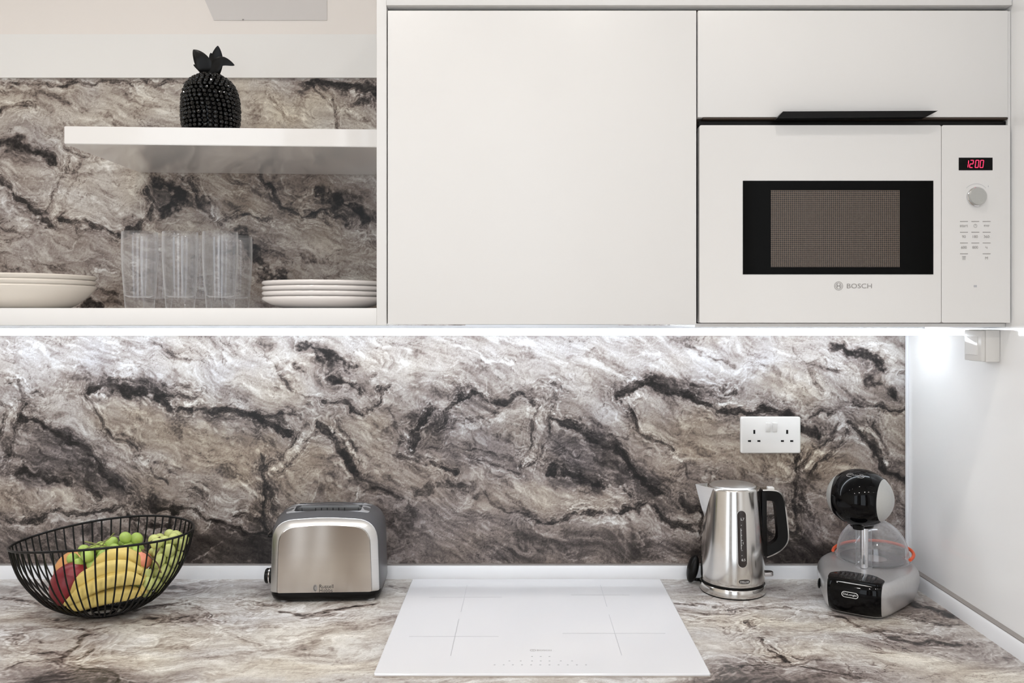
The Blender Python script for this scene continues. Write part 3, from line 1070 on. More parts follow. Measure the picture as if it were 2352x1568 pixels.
# microwave housing with lift-up door
fx0, fz0 = XZ(1603, 269, CF)
fx1, _ = XZ(2315.5, 0, CF)
FZ1 = ZT
t = thing('flap_cabinet', 'white lift-up cabinet above the microwave with a black edge handle', 'cabinet', ((fx0 + fx1) / 2, 1.75, 1.885))
obj('carcass', boxm(fx0 - .001, WX - .0012, CF + .0225, 1.9535, 1.894, 2.115), M['cab'], t)
obj('gap_shade', boxm(fx0 - .001, WX - .0012, CF + .0195, CF + .0224, 1.894, 2.115), M['gap'], t)  # shade of the flap's gaps, again as a dark strip
obj('door', boxm(fx0, fx1, CF, CF + .019, fz0, FZ1, .0012), M['cab'], t)
hb = NB()
hp = [XZ(1797, 257, 1.525), XZ(2152, 255.5, 1.525), XZ(2125, 269.5, 1.525), XZ(1783, 272.5, 1.525)]
prism(hb, hp, 'y', 1.521, 1.5395)
hd = obj('handle', hb, M['black'], t, label='long black angled edge handle')
obj('handle_lip', boxm(fx0 + .01, fx1, CF + .0005, CF + .018, fz0 - .0035, fz0 - .0004), M['gap'], hd)
struct('trim_8', boxm(fx1 + .0015, WX - .0012, CF + .004, CF + .0194, ZB + .003, FZ1), M['cab'])
struct('trim_9', boxm(fx0 - .001, WX - .0012, CF + .02, 1.9535, 1.5075, 1.5145), M['cab'])

# cornice above the doors
t = obj('cornice', boxm(-.2535, WX - .0012, CF - .002, 1.9535, ZT + .0032 + .006, 2.30, .001), M['cab'])
tag(t, 'plain white filler panel running above the cabinet doors', 'panel')

# LED strip under the units
t = thing('led_strip', 'long glowing white LED strip under the wall units', 'light', (-0.3, 1.834, 1.5))
obj('channel', boxm(-1.5, WX - .025, 1.822, 1.848, 1.5003, 1.507), M['alu'], t)
obj('diffuser', boxm(-1.5, WX - .025, 1.820, 1.846, 1.4852, 1.5002, .004), M['led'], t)

# ------------------------------------------------------------------ microwave
mx0, mz1 = XZ(1606, 288, CF)
mx1, mz0 = XZ(2319, 741, CF)
split, _ = XZ(2161, 0, CF)
t = thing('microwave', 'built-in white microwave oven with black window and red clock', 'microwave', ((mx0 + mx1) / 2, 1.75, mz0))
obj('body', boxm(mx0 + .004, mx1 - .004, CF + .0205, 1.93, mz0 + .001, mz1 - .002), M['black'], t)
obj('top_vent', boxm(mx0 + .001, mx1 + .002, CF + .010, CF + .0192, mz1 + .0008, mz1 + .0105), M['black'], t)


def plate_front(x0, x1, z0, z1, y0, y1, r, bev=.0015):
    bm = NB()
    poly = roundpoly([(x0, z0), (x1, z0), (x1, z1), (x0, z1)], r, 5)
    prism(bm, poly, 'y', y0, y1, 0)
    return bm


door = obj('door', plate_front(mx0, split - .0006, mz0, mz1, CF - .002, CF + .02, .004), M['microglass'], t)
panel = obj('control_panel', plate_front(split + .0006, mx1, mz0, mz1, CF - .002, CF + .02, .004), M['microglass'], t)
YF = CF - .002


def rect_px(x0, y0, x1, y1, Y, th=.0006, back=0.0):
    a, b_ = XZ(x0, y1, YF)
    c, d = XZ(x1, y0, YF)
    return boxm(a, c, Y, Y + th + back, b_, d)


win = obj('window', rect_px(1706, 415, 2143.5, 630, YF - .0006), M['ovenglass'], door, label='glossy black glass window')
obj('screen', rect_px(1770, 437, 2066, 613, YF - .001, .0004), M['screen'], door, label='brown perforated screen behind the glass')
obj('lettering', text_bm('BOSCH', h=.0088, w=.0472, mapf=front_map(1974, 656.5, YF - .0004)), M['print_mid'], door)
eb = NB()
ec = XZ(1926, 656.5, YF)
for r0, r1 in ((.0083, .0074), (.0058, .0052)):
    k = 28
    o_ = [eb.verts.new((ec[0] + r0 * math.cos(2 * PI * i / k), YF - .0004, ec[1] + r0 * math.sin(2 * PI * i / k))) for i in range(k)]
    i_ = [eb.verts.new((ec[0] + r1 * math.cos(2 * PI * i / k), YF - .0004, ec[1] + r1 * math.sin(2 * PI * i / k))) for i in range(k)]
    for i in range(k):
        eb.faces.new((o_[i], o_[(i + 1) % k], i_[(i + 1) % k], i_[i]))
box(eb, ec[0] - .0032, ec[0] - .0022, YF - .0005, YF - .0002, ec[1] - .005, ec[1] + .005)
box(eb, ec[0] + .0022, ec[0] + .0032, YF - .0005, YF - .0002, ec[1] - .005, ec[1] + .005)
box(eb, ec[0] - .0032, ec[0] + .0032, YF - .0005, YF - .0002, ec[1] - .0006, ec[1] + .0006)
obj('emblem', eb, M['print_mid'], door)

disp = obj('display', rect_px(2202, 362, 2279.5, 391, YF - .0005), M['blackgloss'], panel, label='small black clock display')
sb = NB()


def seven(bm, cx, cz, w, h, segs, Y):
    k, th = 0.12, .0011
    sl = lambda x, z: x + (z - cz) * k
    S_ = {'a': ((-w, h), (w, h)), 'g': ((-w, 0), (w, 0)), 'd': ((-w, -h), (w, -h)), 'b': ((w, h), (w, 0)), 'c': ((w, 0), (w, -h)),
          'f': ((-w, h), (-w, 0)), 'e': ((-w, 0), (-w, -h))}
    for s in segs:
        (ax, az), (bx_, bz) = S_[s]
        d = Vector((bx_ - ax, bz - az)).normalized()
        n = Vector((-d.y, d.x)) * th / 2
        A, B = Vector((ax, az)) + d * .0006, Vector((bx_, bz)) - d * .0006
        q = [A + d * 0 + n, B + n, B + d * .0004, B - n, A - n, A - d * .0004]
        bm.faces.new([bm.verts.new((sl(cx + p.x, cz + p.y), Y, cz + p.y)) for p in q])


for cxp, sg in ((2220, 'bc'), (2231, 'abged'), (2243.5, 'abcdef'), (2254.5, 'abcdef')):
    c_ = XZ(cxp, 376.5, YF)
    seven(sb, c_[0], c_[1], .0029, .0069, sg, YF - .0008)
obj('digits', sb, M['red_led'], disp, smooth=0, label='glowing red digits of the clock')
kc = XZ(2242, 452, YF)
kb = NB()
lathe(kb, [(0, 0), (.0183, 0), (.0183, .004), (.0172, .0052), (0, .0052)], 40)
kn = obj('knob_ring', kb, M['chrome'], panel, smooth=30, world_space=False)
kb = NB()
lathe(kb, [(0, .0052), (.0162, .0052), (.0162, .0078), (.0154, .0088), (0, .0088)], 40)
kd = obj('knob', kb, M['silver_light'], panel, smooth=30, world_space=False, label='round satin selector knob')
for o_ in (kn, kd):
    o_.rotation_euler = (PI / 2, 0, 0)
    o_.location = Vector((kc[0], YF, kc[1])) - Vector(t.location)
ab = NB()
arc = [(kc[0] + .0245 * math.sin(a), YF - .0004, kc[1] + .0245 * math.cos(a)) for a in np.linspace(-.85, .85, 16)]
for p, q in zip(arc[:-1], arc[1:]):
    p, q = Vector(p), Vector(q)
    c0 = Vector((kc[0], YF - .0004, kc[1]))
    ab.faces.new([ab.verts.new(v) for v in (p, q, c0 + (q - c0) * 1.022, c0 + (p - c0) * 1.022)])
box(ab, kc[0] + .0225, kc[0] + .0235, YF - .0005, YF - .0002, kc[1] + .0185, kc[1] + .0215)
obj('dial_mark', ab, M['print_grey'], panel)
words_ = [['start', '', 'stop'], ['90', '180', '360'], ['600', '800', 'kg'], ['', None, 'M']]
for r, row in enumerate(words_):
    for c, w_ in enumerate(row):
        if w_ is None:
            continue
        px_, py_ = 2214 + 26 * c, 508.5 + 24.7 * r
        lb = rect_px(px_ - 9, py_ - .7, px_ + 9, py_ + .7, YF - .0004, .0003)
        kk = obj('touch_key', lb, M['print_mid'], panel)
        if w_:
            tb = text_bm(w_, h=.0052 if w_ not in ('start', 'stop', 'kg') else .0046, mapf=front_map(px_, py_ + 10, YF - .0004))
            obj('lettering', tb, M['print_mid'], kk)
        else:
            ib = NB()
            ic = XZ(px_, py_ + 10, YF)
            if r == 0:
                for i in range(20):
                    a0, a1 = 2 * PI * i / 20, 2 * PI * (i + 1) / 20
                    ib.faces.new([ib.verts.new((ic[0] + rr * math.cos(a), YF - .0004, ic[1] + rr * math.sin(a))) for rr, a in ((.0034, a0), (.0034, a1), (.0028, a1), (.0028, a0))])
                box(ib, ic[0] - .0003, ic[0] + .0003, YF - .0005, YF - .0003, ic[1], ic[1] + .0025)
            else:
                for k in range(3):
                    box(ib, ic[0] - .003, ic[0] + .003, YF - .0005, YF - .0003, ic[1] - .003 + k * .0022, ic[1] - .0024 + k * .0022)
                box(ib, ic[0] - .0034, ic[0] + .0034, YF - .0005, YF - .0003, ic[1] + .003, ic[1] + .0036)
            obj('symbol', ib, M['print_mid'], kk)
obj('lock_mark', rect_px(2236.5, 654.5, 2243.5, 659.5, YF - .0004, .0003), M['print_grey'], panel)

# ------------------------------------------------------------------ double socket and light switch
SY = 1.955
sx0, sz1 = XZ(1702, 957, 1.945)
sx1, sz0 = XZ(1839.5, 1041, 1.945)
t = thing('wall_socket', 'white double power socket on the marble splashback above the kettle', 'socket', ((sx0 + sx1) / 2, SY, sz0))
bm = NB()
pl = lambda g: [(p.x, p.y) for p in roundpoly([(sx0 + g, sz0 + g), (sx1 - g, sz0 + g), (sx1 - g, sz1 - g), (sx0 + g, sz1 - g)], .005, 5)]
loft(bm, [[(x, SY - .0001, z) for x, z in pl(0)], [(x, SY - .007, z) for x, z in pl(0)], [(x, SY - .0095, z) for x, z in pl(.0022)]])
fp = obj('faceplate', bm, M['socket'], t)
YS = SY - .0095
for cx_ in (1732.5, 1808):
    for (ox, oy, w, h) in ((0, 991.5, 4.5, 9), (-11, 1012.5, 7, 4), (10.5, 1012.5, 7, 4)):
        a, z = XZ(cx_ + ox, oy, YS)
        obj('pin_hole', boxm(a - w * .00052, a + w * .00052, YS - .0003, YS + .0002, z - h * .00052, z + h * .00052), M['black'], t)
for cx_ in (1763.5, 1779.5):
    a, z = XZ(cx_, 981, YS)
    bm = NB()
    prism(bm, [(YS + .001, z - .0115), (YS - .0012, z - .011), (YS - .0055, z + .0105), (YS + .001, z + .0115)], 'x', a - .0055, a + .0055, .0006)
    obj('rocker', bm, M['socket'], t)

fy, by = 1.578, 1.640
px_ = 0.8955
zt, zb = EYE - 33 * 1.58 / FPX, EYE - 106 * 1.58 / FPX
t = thing('light_switch', 'white surface-mounted light switch under the wall units on the side wall', 'switch', (px_, fy, zb))
obj('back_box', boxm(px_ + .008, WX - .0004, fy, by, zb, zt, .0015), M['socket'], t)
obj('faceplate', boxm(px_, px_ + .008, fy + .001, by - .001, zb + .001, zt - .001, .0015), M['socket'], t)
bm = NB()
prism(bm, [(px_ + .001, zb + .012), (px_ - .0035, zb + .013), (px_ - .0005, zt - .013), (px_ + .001, zt - .012)], 'y', fy + .012, by - .009, .0005)
obj('rocker', bm, M['gloss'], t)

# ------------------------------------------------------------------ induction hob
hx0, hx1, hy0, hy1 = -.2557, .3323, 1.415, 1.9258
t = thing('induction_hob', 'flat white glass induction hob set on the marble worktop', 'hob', ((hx0 + hx1) / 2, hy0, WT))
obj('edge_frame', boxm(hx0 + .001, hx1 - .001, hy0 + .0015, hy1 - .001, WT, WT + .0022), M['hobedge'], t)
bm = NB()
pl = lambda g: [(p.x, p.y) for p in roundpoly([(hx0 + g, hy0 + g), (hx1 - g, hy0 + g), (hx1 - g, hy1 - g), (hx0 + g, hy1 - g)], .006, 4)]
loft(bm, [[(x, y, WT + .0022) for x, y in pl(0)], [(x, y, WT + .0045) for x, y in pl(0)], [(x, y, WT + .006) for x, y in pl(.0016)]])
gl = obj('glass_top', bm, M['hob'], t, smooth=20)
HZ = WT + .0061


def hob_pt(px, py):
    Y = (EYE - HZ) * FPX / (py - CY)
    return (px - CX) * Y / FPX, Y


def hob_line(bm, p, q, w=.0011):
    A, B = Vector(hob_pt(*p)), Vector(hob_pt(*q))
    d = (B - A).normalized()
    n = Vector((-d.y, d.x)) * w / 2
    loft(bm, [[(v.x, v.y, z) for v in (A + n, B + n, B - n, A - n)] for z in (HZ - .0001, HZ + .0002)])


for (va, vb, ha, hb_) in (((1073, 1343), (1059, 1404), (985, 1371), (1153, 1371)), ((1379, 1343), (1394, 1392), (1312, 1366), (1446, 1366)),
                          ((1054, 1421), (1035, 1505), (940, 1461), (1145, 1461)), ((1399, 1411), (1428, 1504), (1292, 1454), (1528, 1454))):
    bm = NB()
    hob_line(bm, va, vb)
    hob_line(bm, ha, hb_)
    obj('zone_mark', bm, M['print_grey'], gl)
hm = lambda px, py: (lambda u, v: Vector((hob_pt(px, py)[0] + u, hob_pt(px, py)[1] + v, HZ + .0001)))
obj('lettering', text_bm('BOSCH', h=.0062, w=.027, mapf=hm(1250, 1493)), M['print_mid'], gl)
bm = NB()
e0 = hob_pt(1224, 1493)
for i in range(20):
    a0, a1 = 2 * PI * i / 20, 2 * PI * (i + 1) / 20
    bm.faces.new([bm.verts.new((e0[0] + r * math.cos(a), e0[1] + r * math.sin(a), HZ + .0001)) for r, a in ((.0055, a0), (.0055, a1), (.0045, a1), (.0045, a0))])
box(bm, e0[0] - .002, e0[0] + .002, e0[1] - .0005, e0[1] + .0005, HZ, HZ + .0002)
obj('emblem', bm, M['print_mid'], gl)
bm = NB()
for py, xs in ((1507, (1222, 1242, 1262)), (1517, (1170, 1196, 1222, 1242, 1262, 1288, 1314)), (1526, tuple(1136 + 21 * k for k in range(11)))):
    for x in xs:
        a = hob_pt(x, py)
        box(bm, a[0] - .0016, a[0] + .0016, a[1] - .0014, a[1] + .0014, HZ - .0001, HZ + .0002)
obj('touch_controls', bm, M['print_grey'], gl)

# ------------------------------------------------------------------ toaster
t = thing('toaster', 'brushed steel two-slice toaster with black base beside the fruit basket', 'toaster', (-.432, 1.853, WT), math.radians(2.5), local=True)


def t_out(g, dz=0.0, n=8):
    """front outline of the toaster, g metres smaller all round"""
    w, wt, h = .119 - g, .1145 - g, .180 - g * 0.9 + dz
    pts = [(-w, .024 + max(0, g * 0.0)), (w, .024), (wt, h), (0, h + .007), (-wt, h)]
    rr = [0.004, 0.004, max(.052 - g * .6, .01), 0.5, max(.052 - g * .6, .01)]
    return [(p.x, p.y) for p in roundpoly(pts, rr, n)]


yf = -.0745
bm = NB()
rings = [(-.066, t_out(.0015)), (-.062, t_out(.0)), (-.05, t_out(-.0035, .004)), (-.02, t_out(-.0055, .010)), (.02, t_out(-.0055, .010)),
         (.05, t_out(-.0035, .004)), (.062, t_out(0)), (.069, t_out(.004))]
loft(bm, [[(x, y, z) for x, z in o_] for y, o_ in rings])
bmesh.ops.recalc_face_normals(bm, faces=bm.faces)
from mathutils.bvhtree import BVHTree
BV = BVHTree.FromBMesh(bm)


def top_z(x, y):
    h = BV.ray_cast(Vector((x, y, 1)), Vector((0, 0, -1)))
    return h[0].z


me = bpy.data.meshes.new('t')
bm.to_mesh(me)
bm.free()
so = bpy.data.objects.new('t', me)
COL.objects.link(so)
cut = NB()
for yy in (-.0235, .0235):
    prism(cut, roundpoly([(-.074, yy - .0175), (.074, yy - .0175), (.074, yy + .0175), (-.074, yy + .0175)], .008, 4), 'z', .07, .25)
bmesh.ops.recalc_face_normals(cut, faces=cut.faces)
cm = bpy.data.meshes.new('c')
cut.to_mesh(cm)
cut.free()
co_ = bpy.data.objects.new('c', cm)
COL.objects.link(co_)
md = so.modifiers.new('b', 'BOOLEAN')
md.object = co_
md.operation = 'DIFFERENCE'
md.solver = 'EXACT'
ev = so.evaluated_get(bpy.context.evaluated_depsgraph_get())
me2 = bpy.data.meshes.new_from_object(ev)
bm = NB()
bm.from_mesh(me2)
bpy.data.objects.remove(so)
bpy.data.objects.remove(co_)
obj('shell', bm, M['shell'], t, smooth=35, label='dark grey plastic shell with two slots')
# brushed front with its sloped bright border
bm = NB()
loft(bm, [[(x, y, z) for x, z in o_] for y, o_ in ((yf + .002, t_out(.0155)), (yf, t_out(.0170)))], cap0=False)
fr = obj('front_panel', bm, M['steelb'], t, smooth=30, label='brushed steel front')
bm = NB()
loft(bm, [[(x, y, z) for x, z in o_] for y, o_ in ((-.0655, t_out(.0005)), (-.0675, t_out(.0018)), (yf + .0015, t_out(.0155)))], cap0=False, cap1=False)
obj('front_border', bm, M['steels'], t, smooth=50, label='satin steel sloped border')
bm = NB()
loft(bm, [[(x, -y, z) for x, z in o_] for y, o_ in ((-.0685, t_out(.004)), (-.0705, t_out(.0055)), (-.0735, t_out(.0155)))], cap0=False)
obj('rear_panel', bm, M['steels'], t, smooth=30)
# base
bm = NB()
bl_ = lambda g: [(p.x, p.y) for p in roundpoly([(-.121 + g, -.073 + g), (.121 - g, -.073 + g), (.121 - g, .073 - g), (-.121 + g, .073 - g)], .03, 6)]
loft(bm, [[(x, y, .004) for x, y in bl_(.008)], [(x, y, .008) for x, y in bl_(.003)], [(x, y, .017) for x, y in bl_(.0)], [(x, y, .0245) for x, y in bl_(.001)]])
obj('base', bm, M['black'], t, smooth=40, label='black plastic base')
for sx in (-.092, .098):
    for sy in (-.052, .052):
        bm = NB()
        lathe(bm, [(0, 0), (.008, 0), (.009, .0045), (0, .0045)], 20, (sx, sy, 0))
        obj('foot', bm, M['alu'], t)
# bread guards with notches, inside the slots
for yy in (-.0235, .0235):
    bm = NB()
    yb = yy + .0165
    zt_ = top_z(.05, yb) - .001
    xs_ = [-.064] + [-.0325 + .013 * k for k in range(6)] + [.064]
    for k in range(7):
        box(bm, xs_[k] + .0012, xs_[k + 1] - .0012, yb - .001, yb, zt_ - .0125, zt_ - .0045)
    box(bm, -.064, .064, yb - .001, yb, zt_ - .0045, zt_)
    box(bm, -.064, .064, yb - .001, yb, .12, zt_ - .0125)
    for sx in (-1, 1):
        prism(bm, [(sx * .064, zt_ - .0005), (sx * .072, zt_ - .004), (sx * .072, zt_ - .006), (sx * .064, .15)], 'y', yb - .002, yb - .001)
    obj('bread_guard', bm, M['steels'], t)
# slim bright collar round each slot, wider at its ends
for yy in (-.0235, .0235):
    bm = NB()
    o_ = roundpoly([(-.092, yy - .0182), (.092, yy - .0182), (.092, yy + .0182), (-.092, yy + .0182)], .009, 4)
    i_ = roundpoly([(-.0742, yy - .0174), (.0742, yy - .0174), (.0742, yy + .0174), (-.0742, yy + .0174)], .008, 4)
    vo = [bm.verts.new((p.x, p.y, top_z(p.x, p.y) + .0004)) for p in o_]
    vi = [bm.verts.new((p.x, p.y, top_z(p.x, p.y) + .0012)) for p in i_]
    for i in range(len(vo)):
        j = (i + 1) % len(vo)
        bm.faces.new((vo[i], vo[j], vi[j], vi[i]))
    obj('slot_rim', bm, M['alu'], t)
bm = boxm(-.137, -.121, -.022, .022, .130, .138, .003)
obj('lever', bm, M['black'], t, label='black push-down lever')
bm = NB()
lathe(bm, [(0, 0), (.0165, 0), (.0165, .012), (.0145, .0145), (0, .0145)], 28)
kd = obj('browning_knob', bm, M['black'], t, smooth=30)
kd.rotation_euler = (0, -PI / 2, 0)
kd.location = (-.1225, -.035, .050)
bm = NB()
lathe(bm, [(.0168, .0035), (.0172, .0035), (.0172, .006), (.0168, .006)], 28, closed_profile=True)
o_ = obj('knob_ring', bm, M['chrome'], kd)
fm = lambda cx, cz: (lambda u, v: Vector((cx + u, yf - .0004, cz + v)))
tx = lambda px: ((px - CX) * 1.778 / FPX + .432)
tz = lambda py: (EYE - WT) - (py - CY) * 1.778 / FPX
obj('lettering', text_bm('Russell', w=.0305, mapf=fm(tx(746), tz(1346.5))), M['print_dark'], fr)
obj('lettering', text_bm('Hobbs', w=.0285, mapf=fm(tx(745), tz(1355.5))), M['print_dark'], fr)
bm = NB()
cx_, cz_ = tx(720.5), tz(1350)
ol = [(cx_ + .0046 * math.cos(a), cz_ + .0082 * math.sin(a)) for a in np.linspace(0, 2 * PI, 20, endpoint=False)]
prism(bm, ol, 'y', yf - .0004, yf)
em = obj('emblem', bm, M['print_mid'], fr)
bm = NB()
arc = [(cx_ + .0026 * math.cos(a), yf - .0006, cz_ + .005 * math.sin(a)) for a in np.linspace(.9, 2 * PI - .9, 14)]
tube(bm, arc, .0006, 5)
obj('emblem_curve', bm, M['print_dark'], em)

# ------------------------------------------------------------------ kettle
KC = (.4878, 1.868)
t = thing('kettle', 'polished steel jug kettle with black handle on its round base', 'kettle', (KC[0], KC[1], WT), local=True)
KP = [(.0262, .0712), (.032, .0716), (.06, .0714), (.10, .0696), (.15, .0660), (.20, .0620), (.232, .0594), (.238, .0588)]


def kr(z):
    return float(np.interp(z, [p[0] for p in KP], [p[1] for p in KP]))


bm = NB()
lathe(bm, [(0, 0), (.0728, 0), (.0738, .002), (.0738, .003), (0, .003)], 64)
obj('base_pad', bm, M['black'], t)
bm = NB()
lathe(bm, [(0, .003), (.0738, .003), (.0742, .006), (.0736, .018), (.0722, .0205), (0, .0205)], 64)
obj('power_base', bm, M['steel'], t, smooth=40)
bm = NB()
lathe(bm, [(0, .0206), (.0695, .0206), (.0695, .0262), (0, .0262)], 64)
obj('gap_ring', bm, M['black'], t)
bm = NB()
pr = [(0, .0263), (.0705, .0263)] + [(kr(z), z) for z in (.029, .034, .046, .06, .08, .10, .125, .15, .175, .2, .22, .232)] + [(.0588, .2375), (.0565, .240), (.0545, .2395), (.053, .236), (0, .236)]
lathe(bm, pr, 72)
obj('body', bm, M['steel'], t, smooth=40)
bm = NB()
lathe(bm, [(0, .2362), (.0525, .2362), (.0525, .2395), (.049, .2425), (.046, .2415), (.043, .243), (.02, .2455), (0, .246)], 56)
obj('lid', bm, M['steels'], t, smooth=30)
# spout: a folded V of thin steel
bm = NB()
rings = []
for k in range(9):
    f = k / 8
    z = .163 + f * .0755
    reach = .0 + .0285 * f ** 0.9
    half = .004 + .030 * f
    rb = kr(z) - .002
    ang = half / rb
    ring = []
    for s in np.linspace(-1, 1, 13):
        a = PI + s * ang
        base_ = Vector((rb * math.cos(a), rb * math.sin(a), z))
        out_ = reach * (1 - abs(s)) ** 1.15
        ring.append(base_ + Vector((-out_, 0, 0.004 * f * (1 - abs(s)))))
    rings.append(ring)
loft(bm, rings, closed=False, cap0=False, cap1=False)
inner = [[p + Vector((.0018, 0, 0)) for p in r] for r in rings]
loft(bm, inner, closed=False, cap0=False, cap1=False)
loft(bm, [rings[-1], inner[-1]], closed=False, cap0=False, cap1=False)
obj('spout', bm, M['steels'], t, smooth=60)
# handle
kx = lambda px: (px - 1682) / .998 / 1000
kz = lambda py: (629 - (py - 725) * 1.0016) / 1000
outer = [(1748, 1124), (1768, 1124), (1783, 1127), (1793, 1138), (1798, 1160), (1803, 1200), (1805, 1228), (1801, 1244), (1789, 1258), (1772, 1268), (1757, 1274)]
inner = [(1757, 1250), (1766, 1247), (1777, 1240), (1783, 1228), (1782, 1205), (1779, 1172), (1776, 1154), (1770, 1148), (1757, 1147), (1757, 1136)]
oc = catmull([(kx(a), 0, kz(b)) for a, b in outer], 5)
ic = catmull([(kx(a), 0, kz(b)) for a, b in inner[:-1]], 5)
bm = NB()


def handle_section(i):
    f = i / 40
    a = oc[round(f * (len(oc) - 1))]
    b_ = ic[::-1][round(f * (len(ic) - 1))]
    return [(a.x, -.012, a.z), (a.x, .012, a.z), (b_.x, .0095, b_.z), (b_.x, -.0095, b_.z)]


loft(bm, [handle_section(i) for i in range(41)])
hd = obj('handle', bm, M['black'], t, smooth=30, label='black plastic loop handle')
bm = NB()
strip = []
for i, p in enumerate(oc):
    a = oc[max(i - 1, 0)]
    b_ = oc[min(i + 1, len(oc) - 1)]
    d = (b_ - a).normalized()
    n = Vector((-d.z, 0, d.x))
    if n.dot(p - Vector((kx(1762), 0, kz(1198)))) < 0:
        n = -n
    strip.append([(p + n * .0001) + Vector((0, -.0125, 0)), (p + n * .0001) + Vector((0, .0125, 0)), (p + n * .003) + Vector((0, .0115, 0)), (p + n * .003) + Vector((0, -.0115, 0))])
loft(bm, strip)
obj('handle_trim', bm, M['steel'], hd, smooth=30, label='bright steel strip round the handle')
bm = NB()
prism(bm, [(kx(1746), kz(1126)), (kx(1757), kz(1126)), (kx(1757.5), kz(1200)), (kx(1759), kz(1274)), (kx(1748), kz(1274))], 'y', -.012, .012, .001)
obj('handle_mount', bm, M['black'], hd)
obj('lid_button', boxm(kx(1762), kx(1776), -.008, .008, kz(1124), kz(1117), .0015), M['socket'], hd)
bm = NB()
prism(bm, roundpoly([(.060, -.011), (.093, -.009), (.093, .009), (.060, .011)], [0, .008, .008, 0], 5), 'z', kz(1320), kz(1311), .0015)
obj('switch_lever', bm, M['chrome'], t)


def wrap(u, z, off=.0006, a0=-PI / 2 + .055):
    r = kr(z) + off
    a = a0 + u / kr(z)
    return Vector((r * math.cos(a), r * math.sin(a), z))


def stadium(z0, z1, hw, off, n=18, m=24):
    bm = NB()
    rows = []
    for j in range(m + 1):
        z = z0 + (z1 - z0) * (0.5 - 0.5 * math.cos(PI * j / m))
        e = min(z - z0, z1 - z)
        w = hw if e >= hw else math.sqrt(max(hw * hw - (hw - e) ** 2, 1e-8))
        rows.append([wrap(-w + 2 * w * i / n, z, off) for i in range(n + 1)])
    loft(bm, rows, closed=False, cap0=False, cap1=False)
    return bm


gz0, gz1 = .0725, .196
obj('gauge_frame', stadium(gz0 - .0012, gz1 + .0012, .0112, .0005), M['steels'], t)
gg = obj('water_gauge', stadium(gz0, gz1, .0098, .001), M['smoke'], t, label='dark water level window')
bm = NB()
for k in range(9):
    z = .088 + k * .011
    w = .0022 if k % 4 else .0036
    bm.faces.new([bm.verts.new(wrap(u, z + dz, .0014)) for u, dz in ((-.0025, -.0004), (-.0025 + w, -.0004), (-.0025 + w, .0004), (-.0025, .0004))])
for u0, za, zb_ in ((-.0022, .112, .158),):
    for k in range(8):
        z = za + (zb_ - za) * k / 8
        dz = (zb_ - za) / 8
        bm.faces.new([bm.verts.new(wrap(u, zz_, .0013)) for u, zz_ in ((u0 - .0009, z), (u0, z), (u0, z + dz), (u0 - .0009, z + dz))])
obj('gauge_scale', bm, M['print_white'], gg)
for s_, zc in (('1.7', .178), ('1', .126), ('0.5', .0895)):
    obj('lettering', text_bm(s_, h=.0052, mapf=lambda u, v, zc=zc: wrap(u + .0018, zc + v, .0014)), M['print_white'], gg)
lz = kz(1336) - 0.069 * 0 + .0045
lz = (EYE - WT) - (1336 - CY) * (KC[1] - .071) / FPX
bg = NB()
ring = [(0.0125 * math.copysign(abs(math.cos(a)) ** 0.6, math.cos(a)), .0046 * math.copysign(abs(math.sin(a)) ** 0.8, math.sin(a))) for a in np.linspace(0, 2 * PI, 32, endpoint=False)]
cv = bg.verts.new(wrap(.004, lz, .0008))
rv = [bg.verts.new(wrap(u + .004, lz + v, .0008)) for u, v in ring]
for i in range(32):
    bg.faces.new((cv, rv[i], rv[(i + 1) % 32]))
bd = obj('badge', bg, M['print_dark'], t, label='small dark maker badge')
obj('lettering', text_bm('STELLAR', h=.0042, w=.020, mapf=lambda u, v: wrap(u + .004, lz + v, .0013)), M['print_white'], bd)
# plug and cord lying behind the kettle
bm = NB()
ellipsoid(bm, (-.083, .040, .036), (.013, .020, .033), Matrix.Rotation(.22, 3, 'Y'), 20, 14)
pg = obj('power_plug', bm, M['black'], t, smooth=60, label='black plug resting behind the kettle')
bm = NB()
tube(bm, catmull([(-.078, .045, .010), (-.066, .056, .005), (-.03, .064, .005), (-.01, .066, .006), (0, .06, .008)], 6), .004, 8)
obj('cord', bm, M['black'], pg)

# ------------------------------------------------------------------ capsule coffee machine
AX, AYv = .54, .8417
t = thing('coffee_machine', 'silver and black capsule coffee machine with a round head in the corner', 'coffee machine',
          (.69 + AX * .12, 1.685 + AYv * .12, WT), math.atan2(-.54, .8417), local=True)
OUT = [(-.120, .0), (-.119, .03), (-.112, .052), (-.09, .067), (-.06, .079), (0, .098), (.05, .104), (.10, .094), (.14, .068), (.165, .035), (.172, .0)]


def cm_out(g, n=6, sc=1.0):
    half = catmull([(h, a, 0) for a, h in OUT], n)
    pts = [(p.x, p.y) for p in half] + [(-p.x, p.y) for p in half[-2:0:-1]]
    c = Vector((0, .03))
    out = []
    for x, y in pts:
        v = Vector((x, y)) - c
        l = v.length
        v = v * ((l - g) / l)
        out.append((v.x + c.x, v.y + c.y))
    return out


bm = NB()
loft(bm, [[(x, y, z) for x, y in cm_out(g)] for g, z in ((.022, .003), (.017, .0045), (.009, .012), (.003, .028), (-.0005, .046), (-.001, .056), (.0005, .064), (.004, .0705), (.009, .0742), (.015, .0755))])
obj('base_body', bm, M['silver'], t, smooth=50, label='silver base body')
bm = NB()
loft(bm, [[(x, y, z) for x, y in cm_out(g)] for g, z in ((.027, .0), (.023, .003))])
obj('foot_ring', bm, M['black'], t)


def front_y(x, g):
    o_ = cm_out(g, 10)
    best = [(p[0], p[1]) for p in o_ if p[1] < -.03]
    best.sort()
    return float(np.interp(x, [p[0] for p in best], [p[1] for p in best]))


